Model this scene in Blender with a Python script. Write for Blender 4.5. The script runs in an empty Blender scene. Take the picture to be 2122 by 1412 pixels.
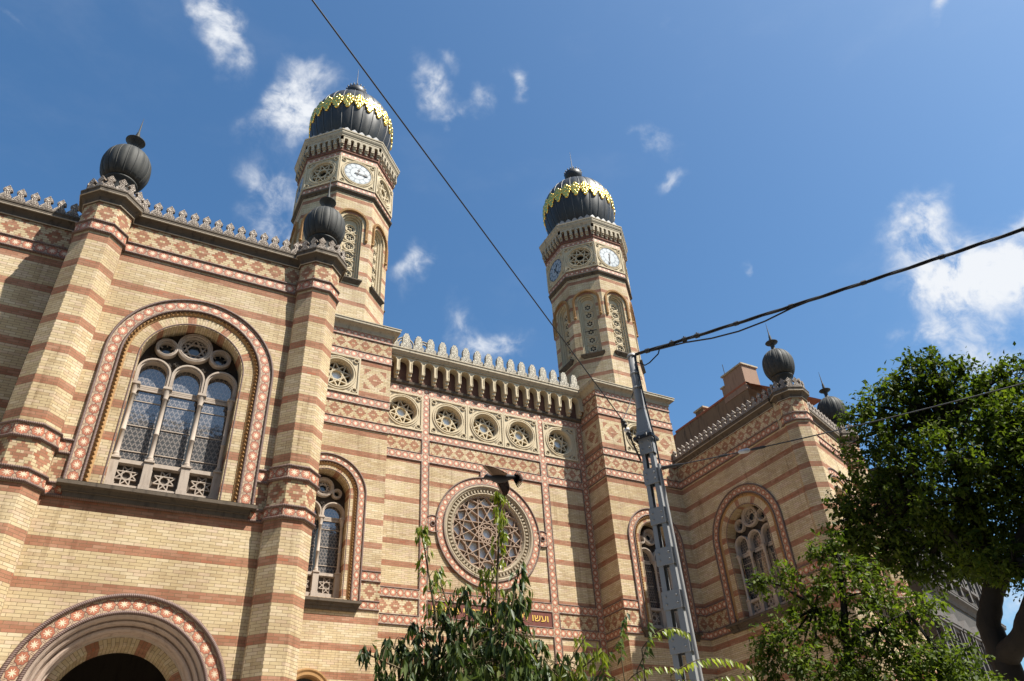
import bpy, math, random
import numpy as np
from mathutils import Vector, Matrix
from mathutils.geometry import tessellate_polygon
R = math.radians
random.seed(7); rng = np.random.default_rng(7)
scene = bpy.context.scene
COL = scene.collection

# ------------------------------------------------------------------ camera
RT = Vector((0.883884, -0.46487, -0.051436)); UP = Vector((-0.231173, -0.529829, 0.815991)); FW = Vector((0.406582, 0.70935, 0.575772))
EYE = Vector((0, 0, 1.6))
cam = bpy.data.objects.new("camera", bpy.data.cameras.new("camera")); COL.objects.link(cam)
cam.matrix_world = Matrix(((RT.x, UP.x, -FW.x, EYE.x), (RT.y, UP.y, -FW.y, EYE.y), (RT.z, UP.z, -FW.z, EYE.z), (0, 0, 0, 1)))
cam.data.sensor_width = 36; cam.data.lens = 26.25; cam.data.clip_start = .05; cam.data.clip_end = 3000
scene.camera = cam
PXF = 1547.3
def pdir(px, py):
    """direction of a point seen in the photograph (2122 x 1412)"""
    return (FW + RT * ((px - 1061) / PXF) - UP * ((py - 706) / PXF))
def pat(px, py, r):
    """the point in that direction at r metres on the ground from the viewer"""
    d = pdir(px, py); return EYE + d * (r / math.hypot(d.x, d.y))

# ------------------------------------------------------------------ light
SUN_AZ, SUN_EL = 141.0, 56.0           # clockwise from +Y
SUN_STRENGTH, SKY_STRENGTH, EXPOSURE = 5.0, 0.082, 1.0
sv = Vector((math.sin(R(SUN_AZ)) * math.cos(R(SUN_EL)), math.cos(R(SUN_AZ)) * math.cos(R(SUN_EL)), math.sin(R(SUN_EL))))
sun = bpy.data.objects.new("sun", bpy.data.lights.new("sun", 'SUN')); COL.objects.link(sun)
sun.data.energy = SUN_STRENGTH; sun.data.angle = R(.5); sun.data.color = (1, .95, .86)
sun.rotation_euler = sv.to_track_quat('Z', 'Y').to_euler(); sun.location = (10, -10, 60)
scene.view_settings.view_transform = 'Standard'; scene.view_settings.look = 'None'
scene.view_settings.exposure = EXPOSURE; scene.view_settings.gamma = 1

# ------------------------------------------------------------------ node helper
class NT:
    def __init__(s, nt): s.nt = nt
    def n(s, t, **kw):
        x = s.nt.nodes.new(t)
        for k, v in kw.items(): setattr(x, k, v)
        return x
    def put(s, sock, v):
        if isinstance(v, bpy.types.NodeSocket): s.nt.links.new(v, sock)
        elif v is not None: sock.default_value = v
    def m(s, op, a, b=None, c=None, clamp=False):
        x = s.n('ShaderNodeMath', operation=op, use_clamp=clamp)
        for i, v in enumerate((a, b, c)): s.put(x.inputs[i], v)
        return x.outputs[0]
    def v(s, op, a, b=None, scale=None):
        x = s.n('ShaderNodeVectorMath', operation=op); s.put(x.inputs[0], a); s.put(x.inputs[1], b)
        if scale is not None: s.put(x.inputs['Scale'], scale)
        return x.outputs['Value'] if op in ('DOT_PRODUCT', 'LENGTH', 'DISTANCE') else x.outputs[0]
    def mix(s, f, a, b):
        x = s.n('ShaderNodeMix', data_type='RGBA'); s.put(x.inputs[0], f)
        s.put(x.inputs[6], a if isinstance(a, bpy.types.NodeSocket) else (*a, 1)[:4])
        s.put(x.inputs[7], b if isinstance(b, bpy.types.NodeSocket) else (*b, 1)[:4]); return x.outputs[2]
    def mul(s, a, b):
        x = s.n('ShaderNodeMix', data_type='RGBA', blend_type='MULTIPLY'); s.put(x.inputs[0], 1.0)
        s.put(x.inputs[6], a if isinstance(a, bpy.types.NodeSocket) else (*a, 1)[:4])
        s.put(x.inputs[7], b if isinstance(b, bpy.types.NodeSocket) else (*b, 1)[:4]); return x.outputs[2]
    def ss(s, x, lo, hi):
        k = s.n('ShaderNodeMapRange', interpolation_type='SMOOTHSTEP'); s.put(k.inputs[0], x)
        s.put(k.inputs[1], lo); s.put(k.inputs[2], hi); return k.outputs[0]
    def noise(s, vec, scale, detail=4, rough=.55):
        k = s.n('ShaderNodeTexNoise'); s.put(k.inputs['Vector'], vec); k.inputs['Scale'].default_value = scale
        k.inputs['Detail'].default_value = detail; k.inputs['Roughness'].default_value = rough; return k.outputs[0]
    def ramp(s, f, stops, interp='LINEAR'):
        k = s.n('ShaderNodeValToRGB'); s.put(k.inputs[0], f); k.color_ramp.interpolation = interp
        e = k.color_ramp.elements
        while len(e) < len(stops): e.new(.5)
        for i, (p, c) in enumerate(stops): e[i].position = p; e[i].color = (*c, 1)
        return k.outputs[0]
    def sep(s, vec):
        k = s.n('ShaderNodeSeparateXYZ'); s.put(k.inputs[0], vec); return k.outputs
    def comb(s, x, y, z=0.0):
        k = s.n('ShaderNodeCombineXYZ'); s.put(k.inputs[0], x); s.put(k.inputs[1], y); s.put(k.inputs[2], z); return k.outputs[0]

def new_mat(name, rough=.8, metal=0.0, spec=.35):
    m = bpy.data.materials.new(name); m.use_nodes = True; t = NT(m.node_tree)
    b = m.node_tree.nodes['Principled BSDF']; b.inputs['Roughness'].default_value = rough
    b.inputs['Metallic'].default_value = metal; b.inputs['Specular IOR Level'].default_value = spec
    return m, t, b
def bump(t, b, h, strength=.4, dist=.01):
    k = t.n('ShaderNodeBump'); k.inputs['Strength'].default_value = strength; k.inputs['Distance'].default_value = dist
    t.put(k.inputs['Height'], h); t.put(b.inputs['Normal'], k.outputs[0])
def uvs(t): return t.n('ShaderNodeUVMap').outputs[0]
def objc(t): return t.n('ShaderNodeTexCoord').outputs['Object']

# ------------------------------------------------------------------ sky with clouds
world = bpy.data.worlds.new("World"); scene.world = world; world.use_nodes = True
w = NT(world.node_tree); bg = world.node_tree.nodes['Background']
sky = w.n('ShaderNodeTexSky', sky_type='NISHITA'); sky.sun_disc = False
sky.sun_elevation = R(SUN_EL); sky.sun_rotation = R(SUN_AZ); sky.altitude = 100; sky.air_density = 1.0; sky.dust_density = 2.0; sky.ozone_density = 2.2
gdir = w.v('NORMALIZE', w.n('ShaderNodeTexCoord').outputs['Generated'])
# wisps: the direction is stirred by noise, then each cloud is a soft ellipse in the sky filled by fractal noise
def nvec(sc, det):
    k = w.n('ShaderNodeTexNoise'); w.put(k.inputs['Vector'], gdir); k.inputs['Scale'].default_value = sc
    k.inputs['Detail'].default_value = det; return w.v('SUBTRACT', k.outputs['Color'], (.5, .5, .5))
stir = w.v('ADD', w.v('ADD', gdir, w.v('SCALE', nvec(9, 5), scale=.09)), w.v('SCALE', nvec(34, 4), scale=.035))
CLOUDS = [  # px, py, half length, half width, tilt (deg, image), strength
    (425, 15, 60, 45, 60, .58), (465, 85, 62, 38, 65, .8), (640, 165, 60, 34, 15, .5), (600, 232, 95, 42, -20, .78), (635, 275, 48, 40, 70, .75),
    (565, 385, 72, 56, 40, .72), (592, 470, 46, 36, 0, .55), (888, 178, 52, 34, 72, .98), (935, 122, 32, 17, 60, .42), (930, 238, 30, 16, -30, .5), (993, 225, 30, 24, 60, .6),
    (1071, 188, 36, 25, 80, .72), (856, 560, 62, 32, -55, .75), (965, 680, 52, 32, 60, .5), (1022, 722, 70, 26, -8, .72), (1378, 298, 46, 24, 30, .68),
    (1398, 372, 40, 14, -20, .5), (1566, 573, 20, 11, 80, .32), (1945, 18, 40, 24, -50, .6), (1885, 18, 30, 18, 0, .3),
    (1903, 470, 62, 40, -65, .95), (1935, 565, 78, 56, 20, 1.0), (2055, 575, 115, 62, 10, 1.0), (2125, 540, 70, 90, 0, 1.1), (2100, 450, 70, 30, -35, .5), (1920, 698, 66, 34, 5, .75),
    (2060, 740, 130, 60, 20, .55), (1990, 640, 110, 40, 15, .6), (590, 205, 40, 30, 0, .3), (40, 40, 60, 14, 40, .22), (2120, 1240, 120, 60, 0, .7), (1380, 30, 50, 18, 50, .2)]
def cloud_layer(vec):
    tot = None
    for (px, py, a, b, tilt, st) in CLOUDS:
        c = pdir(px, py); cl = c.length; c.normalize()
        ct, sn = math.cos(R(tilt)), math.sin(R(tilt))
        e1 = RT * ct - UP * sn; e2 = RT * sn + UP * ct
        e1 = (e1 - c * e1.dot(c)).normalized(); e2 = (e2 - c * e2.dot(c) - e1 * e2.dot(e1)).normalized()
        s1 = PXF * cl / a; s2 = PXF * cl / b
        d1 = w.v('DOT_PRODUCT', vec, tuple(e1 * s1)); d2 = w.v('DOT_PRODUCT', vec, tuple(e2 * s2))
        q = w.m('MULTIPLY_ADD', d1, d1, w.m('MULTIPLY', d2, d2))
        fr = w.m('GREATER_THAN', w.v('DOT_PRODUCT', vec, tuple(c)), 0.0)
        g = w.m('MULTIPLY', w.m('EXPONENT', w.m('MULTIPLY', q, -1.1)), w.m('MULTIPLY', fr, st))
        tot = g if tot is None else w.m('ADD', tot, g)
    return tot
cov = cloud_layer(stir)
fine = w.noise(w.v('ADD', gdir, w.v('SCALE', nvec(12, 3), scale=.06)), 26, 8, .62)
dens = w.ss(w.m('MULTIPLY', cov, w.m('MULTIPLY_ADD', w.m('SUBTRACT', fine, .5), 3.3, .84)), .06, 1.25)
haze_w = w.m('MULTIPLY', w.ss(w.noise(w.v('MULTIPLY', gdir, (1, 1, 2.2)), 3.0, 7, .6), .5, .85), .10)
dens = w.m('MAXIMUM', dens, haze_w)
CLOUD_RGB = (5.4, 5.6, 5.9)
hs = w.n('ShaderNodeHueSaturation'); w.put(hs.inputs['Color'], sky.outputs[0]); hs.inputs['Saturation'].default_value = 1.2; hs.inputs['Value'].default_value = 1.12
skyc = w.mix(dens, w.mul(hs.outputs[0], (.80, .955, .96)), CLOUD_RGB)
w.put(bg.inputs[0], skyc); bg.inputs[1].default_value = SKY_STRENGTH

# ------------------------------------------------------------------ mesh helper
class MB:
    def __init__(s): s.v = []; s.f = []; s.u = []; s.mi = []; s.sm = []
    def poly(s, pts, uv=None, m=0, sm=False):
        i = len(s.v); s.v += [tuple(p) for p in pts]; s.f.append(tuple(range(i, i + len(pts))))
        s.u.append(uv if uv else [(0, 0)] * len(pts)); s.mi.append(m); s.sm.append(sm)
    def grid(s, rows, m=0, closed=False, sm=True, us=None, vs=None):
        n = len(rows[0]); i0 = len(s.v)
        for r in rows: s.v += [tuple(p) for p in r]
        k = n if closed else n - 1
        for j in range(len(rows) - 1):
            for i in range(k):
                a, b = i, (i + 1) % n
                s.f.append((i0 + j * n + a, i0 + j * n + b, i0 + (j + 1) * n + b, i0 + (j + 1) * n + a))
                ua = us[i] if us else i; ub = us[i + 1] if us else i + 1
                va = vs[j] if vs else j; vb = vs[j + 1] if vs else j + 1
                s.u.append([(ua, va), (ub, va), (ub, vb), (ua, vb)]); s.mi.append(m); s.sm.append(sm)
    def tris(s, V, F, m=0, sm=False):
        i0 = len(s.v); s.v += [tuple(p) for p in V]
        for f in F: s.f.append(tuple(i0 + k for k in f)); s.u.append([(0, 0)] * len(f)); s.mi.append(m); s.sm.append(sm)
    def rect(s, fr, u0, u1, z0, z1, d=0.0, m=0, uo=0.0, vo=0.0, us=1.0, vs=1.0):
        s.poly([fr.P(u0, z0, d), fr.P(u1, z0, d), fr.P(u1, z1, d), fr.P(u0, z1, d)],
               [((u0 - uo) * us, (z0 - vo) * vs), ((u1 - uo) * us, (z0 - vo) * vs), ((u1 - uo) * us, (z1 - vo) * vs), ((u0 - uo) * us, (z1 - vo) * vs)], m)
    def box(s, fr, u0, u1, z0, z1, d0, d1, m=0, back=False):
        c = lambda u, z, d: fr.P(u, z, d)
        q = [[(u0, z0, d1), (u1, z0, d1), (u1, z1, d1), (u0, z1, d1)], [(u0, z0, d0), (u0, z0, d1), (u0, z1, d1), (u0, z1, d0)],
             [(u1, z0, d1), (u1, z0, d0), (u1, z1, d0), (u1, z1, d1)], [(u0, z1, d1), (u1, z1, d1), (u1, z1, d0), (u0, z1, d0)],
             [(u0, z0, d0), (u1, z0, d0), (u1, z0, d1), (u0, z0, d1)]]
        if back: q.append([(u1, z0, d0), (u0, z0, d0), (u0, z1, d0), (u1, z1, d0)])
        for k, f in enumerate(q):
            if k in (1, 2): uv = [(p[2], p[1]) for p in f]
            elif k in (3, 4): uv = [(p[0], p[2]) for p in f]
            else: uv = [(p[0], p[1]) for p in f]
            s.poly([c(*p) for p in f], uv, m)
    def flat(s, fr, outer, holes=(), d=0.0, m=0, uo=0.0, vo=0.0):
        polys = [outer] + list(holes); pts = [p for q in polys for p in q]
        tri = tessellate_polygon([[Vector((p[0], p[1], 0)) for p in q] for q in polys])
        for t in tri: s.poly([fr.P(pts[i][0], pts[i][1], d) for i in t], [(pts[i][0] - uo, pts[i][1] - vo) for i in t], m)
    def rim(s, fr, loop, d0, d1, m=0, closed=True, sm=True):
        n = len(loop); L = [0.0]
        for i in range(n if closed else n - 1):
            a, b = loop[i], loop[(i + 1) % n]; L.append(L[-1] + math.hypot(a[0] - b[0], a[1] - b[1]))
        s.grid([[fr.P(u, z, d0) for u, z in loop], [fr.P(u, z, d1) for u, z in loop]], m, closed, sm, us=L, vs=[0, d1 - d0])
    def tube(s, path, r, n=6, m=0, closed=False):
        P = [Vector(p) for p in path]; rows = []; L = [0.0]; k = len(P); up = None
        rr = r if isinstance(r, (list, tuple)) else [r] * k
        for i in range(k):
            a = P[(i - 1) % k] if (closed or i > 0) else P[i]; b = P[(i + 1) % k] if (closed or i < k - 1) else P[i]
            t = (b - a).normalized()
            if up is None: up = Vector((0, 0, 1)) if abs(t.z) < .9 else Vector((1, 0, 0))
            x = t.cross(up)
            if x.length < 1e-4: x = t.orthogonal()
            x.normalize(); up = x.cross(t).normalized()
            rows.append([P[i] + (x * math.cos(j * 2 * math.pi / n) + up * math.sin(j * 2 * math.pi / n)) * rr[i] for j in range(n)])
            if i: L.append(L[-1] + (P[i] - P[i - 1]).length)
        if closed: rows.append(rows[0]); L.append(L[-1] + (P[0] - P[-1]).length)
        n1 = n; cols = [[q[j] for q in rows] for j in range(n1)] + [[q[0] for q in rows]]
        s.grid(cols, m, False, True, us=L, vs=[j / n for j in range(n + 1)])
        if not closed:
            for q in (rows[0], rows[-1]): s.poly(q, None, m)
    def lathe(s, prof, c, n=24, m=0, sm=True, rot=0.0):
        rows = [[(c[0] + r * math.cos(2 * math.pi * i / n + rot), c[1] + r * math.sin(2 * math.pi * i / n + rot), c[2] + z) for i in range(n)] for r, z in prof]
        s.grid(rows, m, True, sm, us=[i / n for i in range(n + 1)], vs=[p[1] for p in prof])
    def sweep(s, path, prof, closed=False, m=0, vnorm=False, sm=False):
        """profile (d, z) swept along a plan polyline, outward on the right of travel"""
        n = len(path); nor = []
        def edge(i): a = Vector(path[i]); b = Vector(path[(i + 1) % n]); t = (b - a).normalized(); return Vector((t.y, -t.x))
        for i in range(n):
            if closed: n1, n2 = edge((i - 1) % n), edge(i)
            else: n1 = edge(max(i - 1, 0)) if i > 0 else edge(0); n2 = edge(i) if i < n - 1 else edge(n - 2)
            nor.append((n1 + n2) / max(1 + n1.dot(n2), .2))
        L = [0.0]
        for i in range(n if closed else n - 1): L.append(L[-1] + (Vector(path[(i + 1) % n]) - Vector(path[i])).length)
        T = [0.0]
        for i in range(1, len(prof)): T.append(T[-1] + math.hypot(prof[i][0] - prof[i - 1][0], prof[i][1] - prof[i - 1][1]))
        if vnorm: T = [t / T[-1] for t in T]
        for j in range(len(prof) - 1):
            (d0, z0), (d1, z1) = prof[j], prof[j + 1]
            rows = [[(path[i][0] + nor[i].x * d, path[i][1] + nor[i].y * d, z) for i in range(n)] for d, z in ((d0, z0), (d1, z1))]
            s.grid(rows, m, closed, sm, us=L, vs=[T[j], T[j + 1]])
    def archsweep(s, fr, cx, zs, zb, prof, m=0, n=28, sm=True, um=None, vn=False):
        rows = [[fr.P(u, z, d) for u, z in arch(cx, zs, r, zb, n)] for r, d in prof]
        rm = um or prof[len(prof) // 2][0]; h = zs - zb
        L = [0.0, h] + [h + rm * math.pi * (i + 1) / n for i in range(n)] + [2 * h + rm * math.pi]
        T = [0.0]
        for i in range(1, len(prof)): T.append(T[-1] + math.hypot(prof[i][0] - prof[i - 1][0], prof[i][1] - prof[i - 1][1]))
        if vn: T = [t / T[-1] for t in T]
        s.grid(rows, m, False, sm, us=L, vs=T)
    def ringsweep(s, fr, cx, cz, prof, m=0, n=48, sm=True, a0=0.0, vn=False, um=None):
        rows = [[fr.P(cx + r * math.cos(a0 + 2 * math.pi * i / n), cz + r * math.sin(a0 + 2 * math.pi * i / n), d) for i in range(n)] for r, d in prof]
        rm = um or prof[0][0]; T = [0.0]
        for i in range(1, len(prof)): T.append(T[-1] + math.hypot(prof[i][0] - prof[i - 1][0], prof[i][1] - prof[i - 1][1]))
        if vn: T = [t / T[-1] for t in T]
        s.grid(rows, m, True, sm, us=[rm * 2 * math.pi * i / n for i in range(n + 1)], vs=T)
    def bar(s, fr, a, b, wd, d0, d1, m=0):
        """a straight strip between two points of a frame"""
        dx, dz = b[0] - a[0], b[1] - a[1]; L = math.hypot(dx, dz) or 1e-6; nx, nz = -dz / L * wd / 2, dx / L * wd / 2
        q = [(a[0] - nx, a[1] - nz), (b[0] - nx, b[1] - nz), (b[0] + nx, b[1] + nz), (a[0] + nx, a[1] + nz)]
        s.poly([fr.P(*p, d1) for p in q], None, m)
        for i in range(4):
            p, r = q[i], q[(i + 1) % 4]; s.poly([fr.P(*p, d0), fr.P(*r, d0), fr.P(*r, d1), fr.P(*p, d1)], None, m)
    def build(s, name, mats, parent=None, kind=None, label=None):
        me = bpy.data.meshes.new(name); me.from_pydata(s.v, [], s.f)
        uvl = me.uv_layers.new(name="UVMap"); flat = [c for f in s.u for p in f for c in p]
        uvl.data.foreach_set("uv", flat)
        for mt in (mats if isinstance(mats, (list, tuple)) else [mats]): me.materials.append(mt)
        me.polygons.foreach_set("material_index", s.mi); me.polygons.foreach_set("use_smooth", s.sm); me.update()
        o = bpy.data.objects.new(name, me); COL.objects.link(o)
        if parent: o.parent = parent
        if kind: o['kind'] = kind
        if label: o['label'] = label
        return o
class Fr:
    """upright frame: u along the wall, z up, d outward; 0 deg looks towards -Y"""
    def __init__(s, ox, oy, deg=0.0): s.ox, s.oy, s.c, s.s, s.deg = ox, oy, math.cos(R(deg)), math.sin(R(deg)), deg
    def P(s, u, z, d=0.0): return (s.ox + u * s.c + d * s.s, s.oy + u * s.s - d * s.c, z)
    def xy(s, u, d=0.0): return (s.ox + u * s.c + d * s.s, s.oy + u * s.s - d * s.c)
def arch(cx, zs, r, zb, n=28):
    return [(cx - r, zb)] + [(cx - r * math.cos(math.pi * i / n), zs + r * math.sin(math.pi * i / n)) for i in range(n + 1)] + [(cx + r, zb)]
def circ(cx, cz, r, n=32): return [(cx + r * math.cos(2 * math.pi * i / n), cz + r * math.sin(2 * math.pi * i / n)) for i in range(n)]
def octo(ap, cx=0.0, cy=0.0):
    rr = ap / math.cos(math.pi / 8)
    return [(cx + rr * math.cos(R(-112.5 + 45 * i)), cy + rr * math.sin(R(-112.5 + 45 * i))) for i in range(8)]
def empty(name, loc=(0, 0, 0)):
    o = bpy.data.objects.new(name, None); COL.objects.link(o); o.location = loc; o.empty_display_size = .3; return o
def tag(o, label, cat, group=None, kind=None):
    o['label'] = label; o['category'] = cat
    if group: o['group'] = group
    if kind: o['kind'] = kind
    return o
def copy_tree(o, parent):
    c = o.copy(); COL.objects.link(c); c.parent = parent
    for ch in list(o.children): copy_tree(ch, c)
    return c

# ------------------------------------------------------------------ materials
CH, BW = .0753, .27                    # brick course and brick length
YEL = [(0, (0.4623, 0.355, 0.2144)), (0.22, (0.5312, 0.43, 0.2743)), (0.45, (0.4819, 0.38, 0.2294)), (0.65, (0.5606, 0.465, 0.3192)), (0.82, (0.5213, 0.4, 0.2842)), (1, (0.4229, 0.325, 0.1895))]
RED = [(0, (0.306, 0.1493, 0.092)), (0.3, (0.36, 0.1802, 0.112)), (0.62, (0.279, 0.1288, 0.078)), (0.85, (0.378, 0.2112, 0.14)), (1, (0.324, 0.1185, 0.065))]
def brick_mat(name, mode, per=.54, pale=1.0, voff=7.1364):
    m, t, b = new_mat(name, .88, spec=.25)
    x, y, _ = t.sep(uvs(t))
    if mode in ('frieze', 'diamond'): vv = t.m('ADD', y, CH * .5)
    elif mode == 'voussoir': x, y = y, x; vv = y
    else: vv = t.m('SUBTRACT', y, voff)
    rv = t.m('DIVIDE', vv, CH); row = t.m('FLOOR', rv); fr = t.m('FRACT', rv)
    bw = .2 if mode == 'voussoir' else BW
    uu = t.m('MULTIPLY_ADD', t.m('MODULO', t.m('ABSOLUTE', row), 2.0), .5, t.m('DIVIDE', x, bw))
    col = t.m('FLOOR', uu); fc = t.m('FRACT', uu)
    wn = t.n('ShaderNodeTexWhiteNoise', noise_dimensions='2D'); t.put(wn.inputs['Vector'], t.comb(col, row)); rnd = wn.outputs['Value']
    oc = objc(t)
    grime = t.noise(oc, .55, 5, .6); speck = t.noise(oc, 14, 3, .6)
    if mode == 'stripe':
        red = t.m('GREATER_THAN', t.m('FLOORED_MODULO', row, 12.0), 8.5)
    elif mode == 'voussoir':
        red = t.m('GREATER_THAN', t.m('FLOORED_MODULO', t.m('SUBTRACT', y, per), 1.0), .76)
    elif mode == 'frieze':
        ax = t.m('ABSOLUTE', t.m('MULTIPLY', t.m('SUBTRACT', t.m('FRACT', t.m('ADD', t.m('DIVIDE', x, per), .5)), .5), per))
        ar = t.m('ABSOLUTE', row); k = .066
        d1 = t.m('LESS_THAN', t.m('ADD', t.m('DIVIDE', ax, k), ar), 3.6)
        hole = t.m('MULTIPLY', t.m('LESS_THAN', ax, .068), t.m('LESS_THAN', ar, .5))
        d2 = t.m('LESS_THAN', t.m('ADD', t.m('DIVIDE', t.m('SUBTRACT', per / 2, ax), k), t.m('SUBTRACT', 5.0, ar)), 2.5)
        red = t.m('MAXIMUM', t.m('MULTIPLY', d1, t.m('SUBTRACT', 1.0, hole)), d2)
    elif mode == 'diamond':
        ax = t.m('ABSOLUTE', x); ay = t.m('MULTIPLY', t.m('ABSOLUTE', row), CH)
        s1 = t.m('ADD', ax, ay)
        d1 = t.m('LESS_THAN', s1, .34)
        hole = t.m('MULTIPLY', t.m('LESS_THAN', ax, .075), t.m('LESS_THAN', ay, .04))
        d2 = t.m('MULTIPLY', t.m('GREATER_THAN', s1, .66), t.m('LESS_THAN', t.m('MAXIMUM', ax, ay), .49))
        st = t.m('GREATER_THAN', ay, .66)
        red = t.m('MAXIMUM', t.m('MAXIMUM', t.m('MULTIPLY', d1, t.m('SUBTRACT', 1.0, hole)), d2), st)
    elif mode == 'red': red = 1.0
    else: red = 0.0
    cy = t.ramp(rnd, [(p, tuple(v * pale for v in c)) for p, c in YEL]); cr = t.ramp(rnd, RED)
    c = t.mix(red, cy, cr)
    mort = t.m('MAXIMUM', t.m('LESS_THAN', fr, .125), t.m('LESS_THAN', fc, .04))
    c = t.mix(t.m('MULTIPLY', mort, .9), c, (.17, .125, .07))
    stain = t.ss(grime, .35, .72)
    c = t.mul(c, t.mix(stain, (1.05, 1.04, 1.02), (.78, .74, .70)))
    c = t.mul(c, t.mix(speck, (.9, .9, .9), (1.09, 1.09, 1.09)))
    # soot that has run down in streaks
    sx = t.noise(t.v('MULTIPLY', oc, (2.6, 2.6, .22)), 1.6, 4, .6)
    c = t.mul(c, t.mix(t.ss(sx, .53, .8), (1, 1, 1), (.66, .62, .58)))
    patch = t.noise(oc, .33, 2, .4)
    c = t.mul(c, t.mix(t.ss(patch, .4, .6), (1.04, 1.05, 1.06), (.94, .92, .88)))
    t.put(b.inputs['Base Color'], c)
    bump(t, b, t.m('MULTIPLY_ADD', mort, -1.0, t.m('MULTIPLY', speck, .5)), .5, .006)
    return m
M_BRICK = brick_mat("striped_brick", 'stripe')
M_FRZ_T = brick_mat("diamond_frieze_narrow", 'frieze', .497)
M_FRZ = brick_mat("diamond_frieze", 'frieze', .54)
M_DIAM = brick_mat("diamond_panel_brick", 'diamond')
M_VOU = brick_mat("arch_brick", 'voussoir', .25)
M_REDB = brick_mat("red_brick", 'red')

def star_mat():
    m, t, b = new_mat("star_tiles", .6, spec=.4)
    x, y, _ = t.sep(uvs(t)); oc = objc(t)
    cell = t.m('FLOOR', t.m('DIVIDE', x, .30))
    cx = t.m('MULTIPLY', t.m('SUBTRACT', t.m('FRACT', t.m('DIVIDE', x, .30)), .5), .30)
    cy = t.m('MULTIPLY', t.m('SUBTRACT', y, .5), .34)
    r = t.m('SQRT', t.m('MULTIPLY_ADD', cx, cx, t.m('MULTIPLY', cy, cy))); th = t.m('ARCTAN2', cy, cx)
    tri = t.m('MULTIPLY', t.m('ABSOLUTE', t.m('SUBTRACT', t.m('FRACT', t.m('DIVIDE', th, math.pi / 4)), .5)), 2.0)
    star = t.m('LESS_THAN', r, t.m('MULTIPLY_ADD', t.m('POWER', tri, 1.15), .066, .026))
    edge = t.m('MULTIPLY_ADD', t.m('COSINE', t.m('MULTIPLY', th, 8.0)), .010, .134)
    blob = t.m('LESS_THAN', r, edge); rimk = t.m('LESS_THAN', t.m('ABSOLUTE', t.m('SUBTRACT', r, edge)), .008)
    # cream leaf pieces between the red tiles
    ax = t.m('SUBTRACT', .15, t.m('ABSOLUTE', cx)); ay = t.m('ABSOLUTE', cy)
    line = t.m('MULTIPLY', t.m('LESS_THAN', t.m('ABSOLUTE', t.m('SUBTRACT', ax, .016)), .006), t.m('GREATER_THAN', ay, .06))
    wn = t.n('ShaderNodeTexWhiteNoise', noise_dimensions='1D'); t.put(wn.inputs['W'], cell)
    red = t.ramp(wn.outputs['Value'], [(0, (.38, .13, .068)), (.5, (.42, .155, .085)), (1, (.34, .115, .06))])
    c = t.mix(blob, (.44, .32, .21), red); c = t.mix(t.m('MAXIMUM', rimk, line), c, (.13, .055, .04))
    c = t.mix(star, c, (.66, .55, .39))
    g = t.noise(oc, 3.0, 5, .65)
    c = t.mul(c, t.mix(t.ss(g, .35, .75), (1.05, 1.05, 1.05), (.75, .72, .70)))
    t.put(b.inputs['Base Color'], c)
    bump(t, b, t.m('ADD', star, t.m('MULTIPLY', blob, .6)), .5, .008); return m
M_STAR = star_mat()

def stone_mat(name, c1, c2, dark, sc=1.0, k=.6, rough=.85, bs=.3):
    m, t, b = new_mat(name, rough, spec=.25); oc = objc(t)
    n1 = t.noise(oc, 1.3 * sc, 6, .62); n2 = t.noise(t.v('MULTIPLY', oc, (3, 3, .45)), 2.2 * sc, 5, .6); n3 = t.noise(oc, 30 * sc, 3, .6)
    c = t.mix(n1, c1, c2); c = t.mix(t.m('MULTIPLY', t.ss(n2, .48, .78), k), c, dark)
    c = t.mul(c, t.mix(n3, (.86, .86, .86), (1.12, 1.12, 1.12)))
    t.put(b.inputs['Base Color'], c); bump(t, b, n3, bs, .006); return m
M_STONE = stone_mat("window_stone", (.43, .36, .295), (.36, .295, .24), (.16, .12, .095))
M_CREAM = stone_mat("cream_stone", (.53, .44, .30), (.46, .38, .255), (.26, .20, .125), k=.5)
M_SOOT_SHADE = stone_mat("soot_and_shade_stone", (.055, .043, .033), (.038, .030, .024), (.015, .012, .010))  # soot plus recess shade in the colour, for spandrels, porch and doorway
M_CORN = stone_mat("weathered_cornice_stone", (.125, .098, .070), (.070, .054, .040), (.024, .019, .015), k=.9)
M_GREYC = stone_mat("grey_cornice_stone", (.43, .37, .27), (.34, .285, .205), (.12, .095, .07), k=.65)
M_ROPE_C = (.085, .052, .042)
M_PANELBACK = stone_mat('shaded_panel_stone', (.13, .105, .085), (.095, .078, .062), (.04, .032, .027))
def rope_mat():
    m, t, b = new_mat("twisted_terracotta", .6, spec=.35); x, y, _ = t.sep(uvs(t))
    s = t.m('SINE', t.m('MULTIPLY', t.m('ADD', t.m('MULTIPLY', x, 26.0), t.m('MULTIPLY', y, 2.0)), 2 * math.pi))
    n = t.noise(objc(t), 5, 4, .6)
    c = t.mix(t.ss(s, -.6, .9), (.10, .062, .052), (.19, .125, .105)); c = t.mul(c, t.mix(n, (.6, .6, .6), (1.4, 1.35, 1.3)))
    t.put(b.inputs['Base Color'], c); bump(t, b, s, .35, .008); return m
M_ROPE = rope_mat()
def merlon_mat(name, lo, hi):
    m, t, b = new_mat(name, .85, spec=.2); oc = objc(t)
    vo = t.n('ShaderNodeTexVoronoi', feature='SMOOTH_F1'); t.put(vo.inputs['Vector'], oc); vo.inputs['Scale'].default_value = 17
    k = t.m('SINE', t.m('MULTIPLY', vo.outputs['Distance'], 26.0)); n = t.noise(oc, 1.5, 4, .6)
    c = t.mix(t.ss(k, -.5, .5), lo, hi); c = t.mul(c, t.mix(t.ss(n, .4, .7), (1, 1, 1), (.7, .66, .62)))
    t.put(b.inputs['Base Color'], c); bump(t, b, k, .9, .02); return m
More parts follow.
